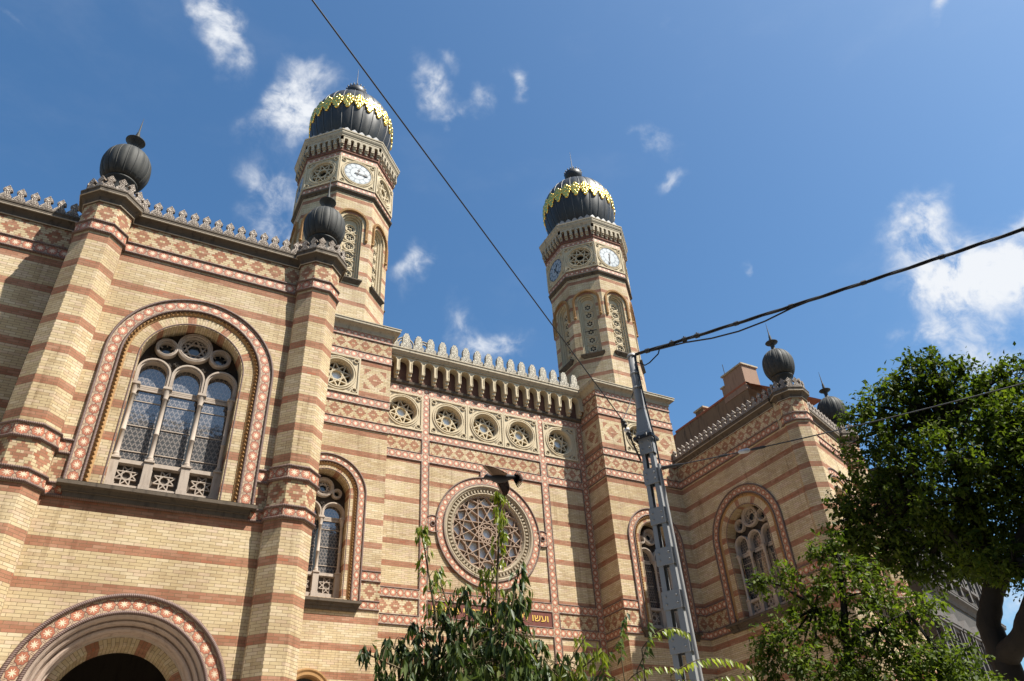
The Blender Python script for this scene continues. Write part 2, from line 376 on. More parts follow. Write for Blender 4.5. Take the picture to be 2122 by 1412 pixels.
M_MERLON = merlon_mat('carved_terracotta_relief', (.19, .15, .125), (.53, .46, .39)); M_MERL2 = merlon_mat('carved_limestone_relief', (.40, .36, .29), (.66, .61, .51))
M_TOOTH = stone_mat("ochre_terracotta", (.40, .235, .10), (.32, .18, .075), (.12, .06, .03))
def dome_mat(name, c1, c2, rough, spec):
    m, t, b = new_mat(name, rough, spec=spec); oc = objc(t)
    n = t.noise(oc, 1.6, 5, .6); n2 = t.noise(t.v('MULTIPLY', oc, (4, 4, .6)), 2.0, 4, .6)
    c = t.mix(n, c1, c2); c = t.mul(c, t.mix(t.ss(n2, .45, .75), (1, 1, 1), (1.5, 1.5, 1.45)))
    t.put(b.inputs['Base Color'], c); t.put(b.inputs['Roughness'], t.m('MULTIPLY_ADD', n2, .3, rough - .12)); return m
M_ZINC = dome_mat("aged_zinc", (.030, .030, .028), (.052, .051, .046), .6, .22)
M_SLATE = dome_mat("black_dome_sheet", (.014, .0145, .016), (.034, .033, .030), .42, .35)
def plain(name, c, rough=.5, metal=0.0, spec=.4, var=.25, sc=6):
    m, t, b = new_mat(name, rough, metal, spec); n = t.noise(objc(t), sc, 4, .6)
    t.put(b.inputs['Base Color'], t.mul(c, t.mix(n, (1 - var,) * 3, (1 + var,) * 3)));
    t.put(b.inputs['Roughness'], t.m('MULTIPLY_ADD', n, .25, rough - .1)); return m
M_GOLD = plain("gilded_metal", (.85, .58, .14), .24, 1.0, .5, .2, 9)
M_DARK = plain("dark_interior", (.012, .010, .008), .9)
M_IRON = plain("dark_iron", (.03, .03, .032), .5, .3)
M_GLASS = plain("window_glass", (.035, .045, .055), .09, 0, .9, .4, 3)
M_PALEGLASS = plain("pale_leaded_glass", (.62, .70, .77), .2, 0, .6, .25, 4)
M_RIB = plain("standing_seam", (.055, .054, .052), .45)
def grille_mat():
    m, t, b = new_mat("pierced_window_grille", .5, spec=.5); x, y, _ = t.sep(uvs(t)); S = .12
    a = t.m('DIVIDE', x, S); ry = t.m('DIVIDE', y, S); row = t.m('FLOOR', ry)
    a = t.m('MULTIPLY_ADD', t.m('FLOORED_MODULO', row, 2.0), .5, a)
    px = t.m('ABSOLUTE', t.m('SUBTRACT', t.m('FRACT', a), .5)); py = t.m('ABSOLUTE', t.m('SUBTRACT', t.m('FRACT', ry), .5))
    def dist(cx, cy):
        dx = t.m('SUBTRACT', px, cx); dy = t.m('SUBTRACT', py, cy); return t.m('SQRT', t.m('MULTIPLY_ADD', dx, dx, t.m('MULTIPLY', dy, dy)))
    h = t.m('MAXIMUM', t.m('LESS_THAN', dist(.22, 0), .245), t.m('LESS_THAN', dist(0, .22), .245))
    h = t.m('MAXIMUM', h, t.m('LESS_THAN', dist(.5, .5), .2))
    stone = t.m('SUBTRACT', 1.0, h)
    t.put(b.inputs['Base Color'], t.mix(stone, (.012, .013, .016), (.19, .16, .14)))
    b.inputs['Roughness'].default_value = .6; b.inputs['Coat Weight'].default_value = 1.0; b.inputs['Coat IOR'].default_value = 2.1; b.inputs['Coat Roughness'].default_value = .05
    nb = t.n('ShaderNodeBump'); nb.inputs['Strength'].default_value = .12; nb.inputs['Distance'].default_value = .02; t.put(nb.inputs['Height'], t.noise(objc(t), 5, 3, .5)); t.put(b.inputs['Coat Normal'], nb.outputs[0])
    bump(t, b, stone, .25, .008); return m
M_GRILLE = grille_mat()
def clock_mat():
    m, t, b = new_mat("enamel_clock_dial", .35); x, y, _ = t.sep(uvs(t))
    r = t.m('SQRT', t.m('MULTIPLY_ADD', x, x, t.m('MULTIPLY', y, y))); th = t.m('ARCTAN2', y, x)
    f = t.m('MULTIPLY', t.m('SUBTRACT', t.m('FRACT', t.m('ADD', t.m('DIVIDE', th, math.pi / 6), .5)), .5), math.pi / 6)
    dx = t.m('SUBTRACT', t.m('MULTIPLY', r, t.m('COSINE', f)), .76); dy = t.m('MULTIPLY', r, t.m('SINE', f))
    d = t.m('SQRT', t.m('MULTIPLY_ADD', dx, dx, t.m('MULTIPLY', dy, dy)))
    disc = t.m('LESS_THAN', d, .175); inner = t.m('LESS_THAN', r, .54)
    c = t.mix(t.m('MAXIMUM', disc, inner), (.06, .085, .11), (.31, .335, .35))
    # roman numeral strokes on the twelve discs
    num = t.m('MULTIPLY', t.m('LESS_THAN', t.m('ABSOLUTE', t.m('SUBTRACT', t.m('ABSOLUTE', dy), .04)), .011), t.m('LESS_THAN', t.m('ABSOLUTE', dx), .085))
    c = t.mix(t.m('MULTIPLY', num, .55), c, (.12, .14, .16))
    c = t.mix(t.m('LESS_THAN', t.m('ABSOLUTE', t.m('SUBTRACT', r, .545)), .012), c, (.10, .12, .14))
    c = t.mix(t.m('GREATER_THAN', r, .955), c, (.02, .022, .025))
    t.put(b.inputs['Base Color'], c); return m
M_CLOCK = clock_mat()
M_STEEL = plain("grey_painted_steel", (.245, .245, .245), .45, 0, .5, .12, 7)
M_CABLE = plain("black_rubber_cable", (.018, .018, .02), .5)
M_PORC = plain("grey_porcelain", (.5, .5, .52), .25)

# ------------------------------------------------------------------ building pieces
def ropes(mb, path, zlist, d=.03, r=.045, closed=False, m=0):
    """half-round twisted mouldings along a plan polyline at the heights zlist"""
    r *= .82
    for z in zlist:
        prof = [(d - .02, z - r), (d + r * .55, z - r * .8), (d + r, z - r * .25), (d + r, z + r * .25), (d + r * .55, z + r * .8), (d - .02, z + r)]
        mb.sweep(path, prof, closed, m, sm=True)
def star_sweep(mb, path, z0, z1, d=.03, closed=False, m=0):
    mb.sweep(path, [(d, z0), (d, z1)], closed, m, vnorm=True)
    mb.sweep(path, [(0, z0), (d, z0)], closed, m); mb.sweep(path, [(d, z1), (0, z1)], closed, m)
def cornice_prof(z0, z1, p):
    h = z1 - z0
    return [(0, z0), (.18 * p, z0), (.22 * p, z0 + .10 * h), (.16 * p, z0 + .14 * h), (.30 * p, z0 + .36 * h), (.58 * p, z0 + .52 * h), (.84 * p, z0 + .60 * h),
            (.86 * p, z0 + .66 * h), (.92 * p, z0 + .66 * h), (.92 * p, z0 + .88 * h), (p, z0 + .90 * h), (p, z0 + .99 * h), (.96 * p, z1), (-.3, z1 + .01)]
def star_lines(mb, fr, cx, cz, r, n, k, wd, d0, d1, m=0, rot=90.0):
    pts = [(cx + r * math.cos(R(rot) + 2 * math.pi * i / n), cz + r * math.sin(R(rot) + 2 * math.pi * i / n)) for i in range(n)]
    for i in range(n): mb.bar(fr, pts[i], pts[(i + k) % n], wd, d0, d1 - i * .0011, m)
MER_A = [(-.165, 0), (.165, 0), (.165, .10), (.13, .16), (.075, .24), (.062, .30), (.12, .35), (.115, .40), (.0, .55), (-.115, .40), (-.12, .35), (-.062, .30), (-.075, .24), (-.13, .16), (-.165, .10)]
MER_B = [(-.25, 0), (.25, 0), (.25, .26), (.165, .27), (.165, .62), (.135, .63), (.135, .72), (.09, .74), (.07, .82), (-.07, .82), (-.09, .74), (-.135, .72), (-.135, .63), (-.165, .62), (-.165, .27), (-.25, .26)]
def solid(mb, fr, poly, d0, d1, m=0, du=0.0, dz=0.0, k=1.0):
    q = [(du + u * k, dz + z * k) for u, z in poly]
    mb.flat(fr, q, (), d1, m); mb.flat(fr, q, (), d0, m); mb.rim(fr, q, d0, d1, m, True, False)
def merlon_row(name, fr, us, z, d0, poly, parent, th=.10, mat=None, strip=None, k=1.0):
    base = MB(); base.box(fr, strip[0], strip[1], z - .02, z + .012, d0 - .02, d0 + th + .02, 0)
    root = base.build(name, M_CORN, parent)
    mb = MB(); solid(mb, Fr(0, 0, fr.deg), poly, 0, th, 0, 0, 0, k)
    proto = mb.build('merlon', mat or M_MERLON, root)
    for i, u in enumerate(us):
        o = proto if i == 0 else proto.copy()
        if i: COL.objects.link(o); o.parent = root
        o.location = fr.P(u, z, d0)
    return root

def window(fr, cx, zs, ro, ri, rp, zb, zsill, parent, n=3, depth=.35, f=1.019, sill=2.05, sillp=.26):
    """a round arched stone window with its tile surround; every piece a part of its own"""
    d = -depth
    # tile surround
    t = MB(); t.archsweep(fr, cx, zs, zsill, [(ri + .03, .03), (ro - .03, .03)], 0, um=(ro + ri) / 2, vn=True, sm=False)
    root = t.build('tile_surround', M_STAR, parent)
    rp_ = MB()
    for r in (ri, ro):
        a = [fr.P(u, z, .045) for u, z in arch(cx, zs, r, zsill, 40)]; rp_.tube(a, .036, 7)
    rp_.build('rope_moulding', M_ROPE, root)
    # zigzag teeth inside the tiles
    tt = MB(); P = arch(cx, zs, ri - .085, zsill, 90); acc = 0.0; step = .115; k = 0
    segs = [(P[i], P[i + 1]) for i in range(len(P) - 1)]
    for a, b in segs:
        L = math.hypot(b[0] - a[0], b[1] - a[1]); tx, tz = (b[0] - a[0]) / L, (b[1] - a[1]) / L; nx, nz = -tz, tx
        s = (step - acc) if acc > 0 else 0.0
        while s < L:
            c = (a[0] + tx * s, a[1] + tz * s); w_ = .062
            o1 = fr.P(c[0] + nx * w_, c[1] + nz * w_, .0); o2 = fr.P(c[0] - nx * w_ + tx * .05, c[1] - nz * w_ + tz * .05, .0); o3 = fr.P(c[0] - nx * w_ - tx * .05, c[1] - nz * w_ - tz * .05, .0)
            tip = fr.P(c[0] - nx * .01, c[1] - nz * .01, .085); o4 = fr.P(c[0] + nx * w_ + tx * .05, c[1] + nz * w_ + tz * .05, .02)
            tt.poly([o3, o2, tip], None, 0); tt.poly([o2, o1, tip], None, 0); tt.poly([o1, o3, tip], None, 0); tt.poly([o1, o4, tip], None, 0)
            k += 1; s += step
        acc = (acc + L) % step
    tt.archsweep(fr, cx, zs, zsill, [(ri - .165, .0), (ri - .16, .022), (ri - .02, .022), (ri, .0)], 0)
    tt.build('zigzag_moulding', M_TOOTH, root)
    # brick arch ring and reveal
    b = MB(); st = rp; n_ = 28
    A, B = arch(cx, zs, rp, zsill, n_), arch(cx, zs, ri - .15, zsill, n_); rm = (rp + ri) / 2
    for i in range(1, n_ + 1):
        u0, u1 = rm * math.pi * (i - 1) / n_, rm * math.pi * i / n_; wv = ri - .15 - rp
        b.poly([fr.P(*A[i], .004), fr.P(*A[i + 1], .004), fr.P(*B[i + 1], .004), fr.P(*B[i], .004)], [(u0, 0), (u1, 0), (u1, wv), (u0, wv)], 1)
        b.poly([fr.P(*A[i], .004), fr.P(*A[i + 1], .004), fr.P(*A[i + 1], d - .3), fr.P(*A[i], d - .3)], [(u0, 0), (u1, 0), (u1, depth), (u0, depth)], 1)
    for sx in (-1, 1):
        u0, u1 = sorted((cx + sx * rp, cx + sx * (ri - .15)))
        b.rect(fr, u0, u1, zsill, zs, .004, 0)
        ue = cx + sx * rp
        b.poly([fr.P(ue, zsill, .004), fr.P(ue, zs, .004), fr.P(ue, zs, d - .3), fr.P(ue, zsill, d - .3)], [(0, zsill), (0, zs), (depth, zs), (depth, zsill)], 0)
    rl = [fr.P(u, z, .0) for u, z in arch(cx, zs, rp + .04, zsill, 40)]; b.tube(rl, .022, 6, 2)
    b.build('brick_arch', [M_BRICK, M_VOU, M_ROPE], root)
    # stone tracery
    g = lambda z: 1.6 + (z - 1.6) * f
    zl, zcap, zring, zped = zb
    lw = (2 * rp) / n; cols = [cx - rp + lw * i for i in range(n + 1)]
    cols[0] += .085; cols[-1] -= .085
    cen = [cx - rp + lw * (i + .5) for i in range(n)]; rr = lw / 2 - .095
    zz = zl; s = MB()
    if n == 3: circles = [(cx, zz + 1.02, .46, .335), (cx - .70, zz + .84, .285, .19), (cx + .70, zz + .84, .285, .19)]
    else: circles = [(cx, zz + 1.0, .38, .27), (cx - .52, zz + .80, .19, .10), (cx + .52, zz + .80, .19, .10)]
    for (a, c, ro_, ri_) in circles:
        s.ringsweep(fr, a, c, [(ri_, d - .2), (ri_, d - .03), (ri_ + .035, d - .03), (ri_ + .045, d + .015), (ro_ - .06, d + .015), (ro_ - .045, d + .0), (ro_ - .03, d + .02), (ro_, d + .01), (ro_ + .01, d - .14)], 0, 40, sm=False)
    for c in cen:
        s.archsweep(fr, c, zz, zcap, [(rr, d - .24), (rr, d - .02), (rr + .03, d - .02), (rr + .04, d + .02), (rr + .085, d + .02), (rr + .094, d - .14)], 0, 24, sm=False)
    plate = [circ(a, c, ri_ + .01, 28) for (a, c, ro_, ri_) in circles] + [arch(c, zz, rr + .01, zcap + .01, 20) for c in cen]
    s.flat(fr, arch(cx, zs, rp, zcap - .002, 32), plate, d - .16, 1)
    # carved bosses in the dark spandrels
    for (u, z, r_) in ([(cx - .36, zz + .42, .075), (cx + .36, zz + .42, .075), (cx - .98, zz + .52, .07), (cx + .98, zz + .52, .07)] if n == 3 else [(cx, zz + .42, .07)]):
        for kx, kz in ((-.05, 0), (.05, 0), (0, .055), (0, -.055)): s.ringsweep(fr, u + kx, z + kz, [(.012, d - .10), (.03, d - .09), (.045, d - .12)], 1, 10)
    s.build('stone_tracery', [M_STONE, M_SOOT_SHADE], root)
    st_ = MB()
    c0 = circles[0]; star_lines(st_, fr, c0[0], c0[1], c0[3] + .015, 6, 2, .034, d - .2, d - .13, 0)
    for i in range(6):
        a = R(60 * i); st_.ringsweep(fr, c0[0] + .245 * c0[3] / .335 * math.cos(a), c0[1] + .245 * c0[3] / .335 * math.sin(a), [(.055, d - .2), (.055, d - .14), (.08, d - .14), (.08, d - .2)], 0, 14)
    if n == 3:
        for (a, c, ro_, ri_) in circles[1:]:
            for i in range(6):
                q = R(60 * i + 30); st_.bar(fr, (a + ri_ * math.cos(q), c + ri_ * math.sin(q)), (a + ri_ * .62 * math.cos(q), c + ri_ * .62 * math.sin(q)), .03, d - .18, d - .15 - i * .001)
    st_.build('star_tracery', M_STONE, root)
    gl = MB(); gl.flat(fr, arch(cx, zs, rp - .002, zsill, 28), (), d - .25, 0); gl.build('dark_glass', M_GLASS, root)
    for c in cen:
        p = MB(); p.flat(fr, arch(c, zz, rr + .012, zring - .06, 20), (), d - .225, 0, uo=c)
        p.build('pierced_pane', M_GRILLE, root)
        q = MB(); q.box(fr, c - rr - .02, c + rr + .02, zcap - .09, zcap + .07, d - .22, d - .18, 0); q.build('transom', M_STONE, root)
        for zt in np.linspace(zring + .3, zcap - .4, 3): q = MB(); q.box(fr, c - rr - .02, c + rr + .02, zt - .012, zt + .012, d - .22, d - .205, 0); q.build('cross_bar', M_STONE, root)
    for i, c in enumerate(cols):
        x, y, _ = fr.P(c, 0, d - .0); k = MB()
        k.lathe([(.085, 0), (.085, .03), (.068, .05), (.085, .075), (.068, .10), (.056, .13), (.055, (zcap - zring) * .34), (.066, (zcap - zring) * .34 + .01), (.066, (zcap - zring) * .34 + .04), (.055, (zcap - zring) * .34 + .05),
                 (.053, zcap - zring - .36), (.066, zcap - zring - .35), (.066, zcap - zring - .32), (.06, zcap - zring - .3), (.10, zcap - zring - .1), (.11, zcap - zring - .06)], (x, y, zring), 14)
        k.box(fr, c - .115, c + .115, zcap - .07, zcap - .03, d - .12, d + .115); k.box(fr, c - .10, c + .10, zcap - .03, zcap + .01, d - .12, d + .10)
        k.build('column', M_STONE, root)
    pd = MB(); pd.box(fr, cx - rp, cx + rp, zring - .14, zring - .04, d - .26, d + .03, 0)
    for c in cols:
        pd.box(fr, c - .105, c + .105, zped + .14, zring - .001, d - .2, d + .07, 0); pd.box(fr, c - .125, c + .125, zsill, zped + .14, d - .2, d + .09, 0); pd.box(fr, c - .12, c + .12, zring - .05, zring - .002, d - .2, d + .10, 0)
    pd.box(fr, cx - rp, cx + rp, zsill - .05, zped + .10, d - .26, d + .02, 0)
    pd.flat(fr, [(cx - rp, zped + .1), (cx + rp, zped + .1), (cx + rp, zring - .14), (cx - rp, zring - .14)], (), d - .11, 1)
    zm = (zped + .1 + zring - .14) / 2; hh = (zring - .24 - zped) / 2
    for c in cen:
        for (a, b2) in (((c - rr - .01, zm - hh), (c + rr + .01, zm - hh)), ((c - rr - .01, zm + hh), (c + rr + .01, zm + hh))): pd.bar(fr, a, b2, .05, d - .12, d - .02, 0)
        star_lines(pd, fr, c, zm, hh - .02, 8, 3, .026, d - .11, d - .05, 0, 22.5)
        for sx in (-1, 1): pd.bar(fr, (c + sx * rr, zm - hh), (c + sx * rr, zm + hh), .045, d - .12, d - .015, 0)
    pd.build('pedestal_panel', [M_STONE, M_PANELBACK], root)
    sl = MB(); pth = [fr.xy(cx - sill + .1, -.02), fr.xy(cx - sill + .1, 0), fr.xy(cx + sill - .1, 0), fr.xy(cx + sill - .1, -.02)]
    sl.sweep(pth, [(.0, zsill - .36), (.09, zsill - .36), (.10, zsill - .25), (.13, zsill - .24), (.13, zsill - .21), (.16, zsill - .13), (.19, zsill - .12), (sillp, zsill - .115), (sillp, zsill - .03), (sillp - .02, zsill - .02)], False, 0)
    sl.poly([fr.P(cx - sill + .1 - sillp, zsill - .02, sillp), fr.P(cx + sill - .1 + sillp, zsill - .02, sillp), fr.P(cx + sill - .1, zsill + .012, d - .2), fr.P(cx - sill + .1, zsill + .012, d - .2)], None, 0)
    sl.build('window_sill', M_CORN, root)
    return root

# ------------------------------------------------------------------ the synagogue
SYN = tag(empty("synagogue", (14, 27, 0)), "striped yellow and red brick synagogue with two domed clock towers", "synagogue")
SYN.location = (0, 0, 0)
CT = 17.30   # foot of the wing cornice
TOP = 17.72
ZA0, ZA1 = 16.28, 16.62           # upper star band (rope centres)
LB = (8.98, 9.27, 10.02, 10.36)   # lower bands of the wings

M_FILLET = stone_mat('pale_worn_fillet', (.42, .36, .28), (.30, .25, .19), (.12, .10, .08))
def fillets(mb, path, z0, z1, p, closed):
    h = z1 - z0
    for d, z, r in ((.20 * p, z0 + .05 * h, .018), (.86 * p, z0 + .63 * h, .020)):
        mb.sweep(path, [(d, z - r), (d + r * .9, z - r * .5), (d + r * 1.1, z), (d + r * .6, z + r * .9), (d - .01, z + r)], closed, 1, sm=True)
def pick(u0, u1, step):
    n = max(1, round((u1 - u0) / step)); s = (u1 - u0) / n
    return [u0 + s * (i + .5) for i in range(n)]

def wing_bands(fr, u0, u1, phase, name_wall=True, cyl=0):
    """the top bands, cornice and battlement shared by every wing wall"""
    path = [fr.xy(u0), fr.xy(u1)]
    sb = MB(); star_sweep(sb, path, ZA0, ZA1); o = sb.build('tile_band', M_STAR, SYN)
    rp = MB(); ropes(rp, path, (ZA0, ZA1)); rp.build('rope_moulding', M_ROPE, o)
    fz = MB(); fz.rect(fr, u0, u1, ZA1 + .02, CT + .02, .006, 0, phase, 16.97); fz.build('diamond_frieze', M_FRZ, SYN)
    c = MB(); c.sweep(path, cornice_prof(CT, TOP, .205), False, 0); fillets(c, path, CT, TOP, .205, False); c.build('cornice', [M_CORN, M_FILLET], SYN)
    merlon_row('battlement', fr, pick(u0, u1, .34), TOP + .01, .07, MER_A, SYN, strip=(u0, u1))

def bay(fr, W, phase, portal=True):
    """a projecting wing bay of width W between two corner turrets, with window and portal"""
    cx = W / 2; wz = 13.06; ps = 4.76
    b = MB()
    holes = [arch(cx, wz, 1.60, 9.33, 40)]
    if portal: holes.append(arch(cx, ps, 1.80, .0, 40))
    b.flat(fr, [(0, -.02), (W, -.02), (W, TOP), (0, TOP)], holes, 0, 0)
    b.build('facade_wall', M_BRICK, SYN)
    window(fr, cx, wz, 2.11, 1.76, 1.29, (12.85, 12.43, 10.30, 9.50), 9.33, SYN, 3)
    wing_bands(fr, .3, W - .3, phase)
    for k, (u0, u1) in enumerate(((.5, cx - 2.11), (cx + 2.11, W - .5))):
        p = [fr.xy(u0), fr.xy(u1)]; s = MB(); star_sweep(s, p, LB[2], LB[3]); o = s.build('tile_band', M_STAR, SYN)
        r = MB(); ropes(r, p, (LB[1], LB[2], LB[3])); r.build('rope_moulding', M_ROPE, o)
        f_ = MB(); f_.rect(fr, u0, u1, LB[1], LB[2], .006, 0, u0 + .12 if k else u1 - .12, 9.645); f_.build('diamond_frieze', M_FRZ, SYN)
    p = [fr.xy(.5), fr.xy(W - .5)]; s = MB(); star_sweep(s, p, LB[0], LB[1]); o = s.build('tile_band', M_STAR, SYN)
    r = MB(); ropes(r, p, (LB[0],)); r.build('rope_moulding', M_ROPE, o)
    if portal:
        t = MB(); t.archsweep(fr, cx, ps, 0, [(1.84, .03), (2.14, .03)], 0, um=1.99, vn=True, sm=False); root = t.build('portal_arch', M_STAR, SYN)
        r = MB(); r.tube([fr.P(u, z, .045) for u, z in arch(cx, ps, 2.17, 0, 44)], .05, 7); r.tube([fr.P(u, z, .045) for u, z in arch(cx, ps, 1.81, 0, 44)], .042, 7); r.build('rope_moulding', M_ROPE, root)
        m = MB()
        m.archsweep(fr, cx, ps, 0, [(1.80, .02), (1.76, .05), (1.72, .02), (1.70, -.02), (1.69, -.09), (1.65, -.06), (1.61, -.09), (1.60, -.16), (1.59, -.22), (1.55, -.18), (1.51, -.18), (1.47, -.22), (1.46, -.34), (1.43, -.36)], 0, 40, sm=False); m.build('stone_moulding', stone_mat('rosy_portal_stone', (.44, .34, .27), (.36, .27, .215), (.16, .115, .09)), root)
        v = MB(); v.archsweep(fr, cx, ps, 0, [(1.43, -.36), (1.43, -.55)], 0, 36); v.archsweep(fr, cx, ps, 0, [(1.43, -.55), (1.27, -.55), (1.27, -1.3)], 1, 36, sm=False); v.build('portal_soffit', [M_STONE, M_VOU], root)
        d = MB(); I = Fr(fr.ox, fr.oy, fr.deg)
        d.flat(fr, [(1.42, -.02), (W - 1.42, -.02), (W - 1.42, 7), (1.42, 7)], [arch(cx, ps, 1.27, 0, 30)], -1.3, 0); d.rect(fr, 1.42, W - 1.42, 0, 7, -4.6, 0)
        d.box(fr, 1.40, 1.43, 0, 7, -4.6, -1.3, 0); d.box(fr, W - 1.43, W - 1.40, 0, 7, -4.6, -1.3, 0)
        d.poly([fr.P(1.42, 7, -4.6), fr.P(W - 1.42, 7, -4.6), fr.P(W - 1.42, 7, -1.3), fr.P(1.42, 7, -1.3)], None, 0)
        d.build('porch_interior', M_SOOT_SHADE, root)  # porch shade painted on as a near-black lining

def turret():
    t = MB(); o8 = octo(.60); rot = octo(.60)
    t.sweep(o8, [(0, -.02), (0, TOP)], True, 0); root = t.build('turret', M_BRICK, SYN)
    for z0, z1 in ((LB[0], LB[1]), (LB[2], LB[3]), (ZA0, ZA1)):
        s = MB(); star_sweep(s, o8, z0, z1, .03, True); s.build('tile_band', M_STAR, root)
        r = MB(); ropes(r, o8, (z0, z1), .03, .05, True); r.build('rope_moulding', M_ROPE, root)
    for z0, z1, zc in ((LB[1], LB[2], 9.645), (ZA1, CT, 16.96)):
        f_ = MB(); p = octo(.605); f_.sweep(p, [(0, z0), (0, z1)], True, 0)
        f_.u = [[(a - .2506, b + (z0 - zc)) for a, b in q] for q in f_.u]; f_.build('diamond_frieze', M_FRZ_T, root)
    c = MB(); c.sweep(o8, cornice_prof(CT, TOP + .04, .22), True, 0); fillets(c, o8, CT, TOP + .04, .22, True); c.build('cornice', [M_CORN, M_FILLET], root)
    mm = MB(); b = octo(.74)
    mm.sweep(b, [(-.02, TOP + .03), (.03, TOP + .03), (.03, TOP + .07), (-.1, TOP + .08)], True, 0)
    for i in range(8):
        fr = Fr(b[i][0], b[i][1], 45 * i)
        L = math.dist(b[i], b[(i + 1) % 8])
        for q in (.25, .75): solid(mm, fr, MER_A, -.09, 0, 0, L * q, TOP + .05, .93)
    mm.build('battlement', M_MERLON, root)
    d = MB(); n = 64; prof = [(.30, 17.75), (.36, 18.35), (.40, 18.62), (.47, 18.66), (.47, 18.70), (.41, 18.72)]
    bulb = [(.41 + 0, 18.74)] + [(.685 * math.sqrt(max(1 - ((z - 19.42) / .74) ** 2, .0)) if z > 19.42 else .685 * (1 - ((19.42 - z) / .74) ** 2.6 * .36), z) for z in np.linspace(18.78, 20.1, 15)] + [(.17, 20.13), (.15, 20.16)]
    def rad(r, i): return r * (1 - .045 * (1 - abs(math.sin(8 * 2 * math.pi * i / n / 1.0)) ** .7)) if r > .3 else r
    rows = [[(rad(r, i) * math.cos(2 * math.pi * i / n), rad(r, i) * math.sin(2 * math.pi * i / n), z) for i in range(n)] for r, z in bulb]
    d.lathe(prof, (0, 0, 0), 32); d.grid(rows, 0, True, True)
    for i in range(16):
        a = 2 * math.pi * i / 16; d.tube([(r * .965 * math.cos(a), r * .965 * math.sin(a), z) for r, z in bulb[1:-1]], .017, 5)
    d.build('onion_dome', M_ZINC, root)
    f_ = MB(); f_.lathe([(.16, 20.14), (.10, 20.22), (.085, 20.36), (.11, 20.47), (.27, 20.58), (.285, 20.60), (.27, 20.615), (.20, 20.62), (.12, 20.64), (.07, 20.66), (.055, 20.70), (.085, 20.73), (.055, 20.77), (.075, 20.82), (.048, 20.86), (.065, 20.91), (.04, 20.95), (.05, 20.99), (.03, 21.03), (.004, 21.72)], (0, 0, 0), 20)
    f_.build('finial', M_ZINC, root)
    return root

LW = Fr(-2.33, 18.62, 0)
W1 = 6.08
bay(LW, W1, .26 + 2.33)
LREC = Fr(-12.33, 19.65, 0)
lm = MB(); lm.rect(LREC, 0, 10.3, -.02, TOP); lm.build('facade_wall', M_BRICK, SYN)
wing_bands(LREC, 0, 9.85, 12.33 - 4.1 + .0)
p = [LREC.xy(0), LREC.xy(9.8)]; s = MB(); star_sweep(s, p, LB[0], LB[1]); star_sweep(s, p, LB[2], LB[3]); o = s.build('tile_band', M_STAR, SYN)
r = MB(); ropes(r, p, LB); r.build('rope_moulding', M_ROPE, o)
LS = Fr(4.33, 18.75, 90)
lm = MB(); lm.rect(LS, 0, 7.3, -.02, TOP); lm.build('facade_wall', M_BRICK, SYN); wing_bands(LS, .5, 7.2, .4)
p = [LS.xy(.4), LS.xy(7.2)]; s = MB(); star_sweep(s, p, LB[0], LB[1]); star_sweep(s, p, LB[2], LB[3]); o = s.build('tile_band', M_STAR, SYN)
# right hand wing: side wall towards the forecourt, then a bay turned with the street
RS = Fr(23.87, 26.0, -90)
RB = Fr(24.45, 18.78, 20.5)
cxs = 26.0 - 22.42
b = MB(); b.flat(RS, [(0, -.02), (7.2, -.02), (7.2, TOP), (0, TOP)], [arch(cxs, 12.80, 1.60, 9.48, 40)], 0, 0); b.build('facade_wall', M_BRICK, SYN)
window(RS, cxs, 12.80, 2.08, 1.74, 1.22, (12.58, 12.2, 10.30, 9.62), 9.48, SYN, 3)
wing_bands(RS, .02, 6.75, .27)
TB = (9.22, 9.52, 10.22, 10.58)    # lower bands of towers and side wall
for k, (u0, u1) in enumerate(((.02, cxs - 2.08), (cxs + 2.08, 6.75))):
    p = [RS.xy(u0), RS.xy(u1)]; s = MB(); star_sweep(s, p, TB[2], TB[3]); star_sweep(s, p, TB[0], TB[1]); o = s.build('tile_band', M_STAR, SYN)
    r = MB(); ropes(r, p, TB); r.build('rope_moulding', M_ROPE, o)
    f_ = MB(); f_.rect(RS, u0, u1, TB[1], TB[2], .006, 0, .3 if not k else u0 + .3, 9.87); f_.build('diamond_frieze', M_FRZ, SYN)
bay(RB, W1, .26 + 2.33)
RREC = Fr(*RB.xy(W1, -1.0), 20.5)
lm = MB(); lm.rect(RREC, 0, 3.6, -.02, TOP); lm.build('facade_wall', M_BRICK, SYN); wing_bands(RREC, .5, 3.4, .3)
T0 = turret(); T0.location = (-2.33, 18.63, 0)
for (x, y), a in (((3.75, 18.66), 0), (RB.xy(0, -.02), 20.5), (RB.xy(W1, -.02), 20.5)):
    c = copy_tree(T0, SYN); c.location = (x, y, 0); c.rotation_euler = (0, 0, R(a))

# ---- main front
CXM = 14.03; ML, MR = 8.76, 19.46
MF = Fr(0, 27.49, 0)
VS = ((10.87, 11.21), (16.85, 17.20), (19.10, 19.44), (8.78, 8.98))
RZ = 13.37
b = MB(); b.flat(MF, [(ML - .1, -.02), (MR + .1, -.02), (MR + .1, 21.0), (ML - .1, 21.0)],
    [circ(CXM, RZ, 2.1, 48)] + [circ(x, 18.46, .70, 28) for x in (9.93, 12.14, 14.02, 15.9, 18.06)] + [arch(CXM, 6.1, 2.2, 0, 24)], 0, 0)
b.build('facade_wall', M_BRICK, SYN)
HS = ((19.40, 19.75, ((ML, MR),)), (17.17, 17.53, ((ML, MR),)), (16.11, 16.48, ((ML, MR),)), (10.24, 10.60, ((ML, MR),)), (9.24, 9.60, ((ML, MR),)))
for z0, z1, sp in HS:
    for u0, u1 in sp:
        s = MB(); star_sweep(s, [MF.xy(u0), MF.xy(u1)], z0, z1, .03); s.build('tile_band', M_STAR, SYN)
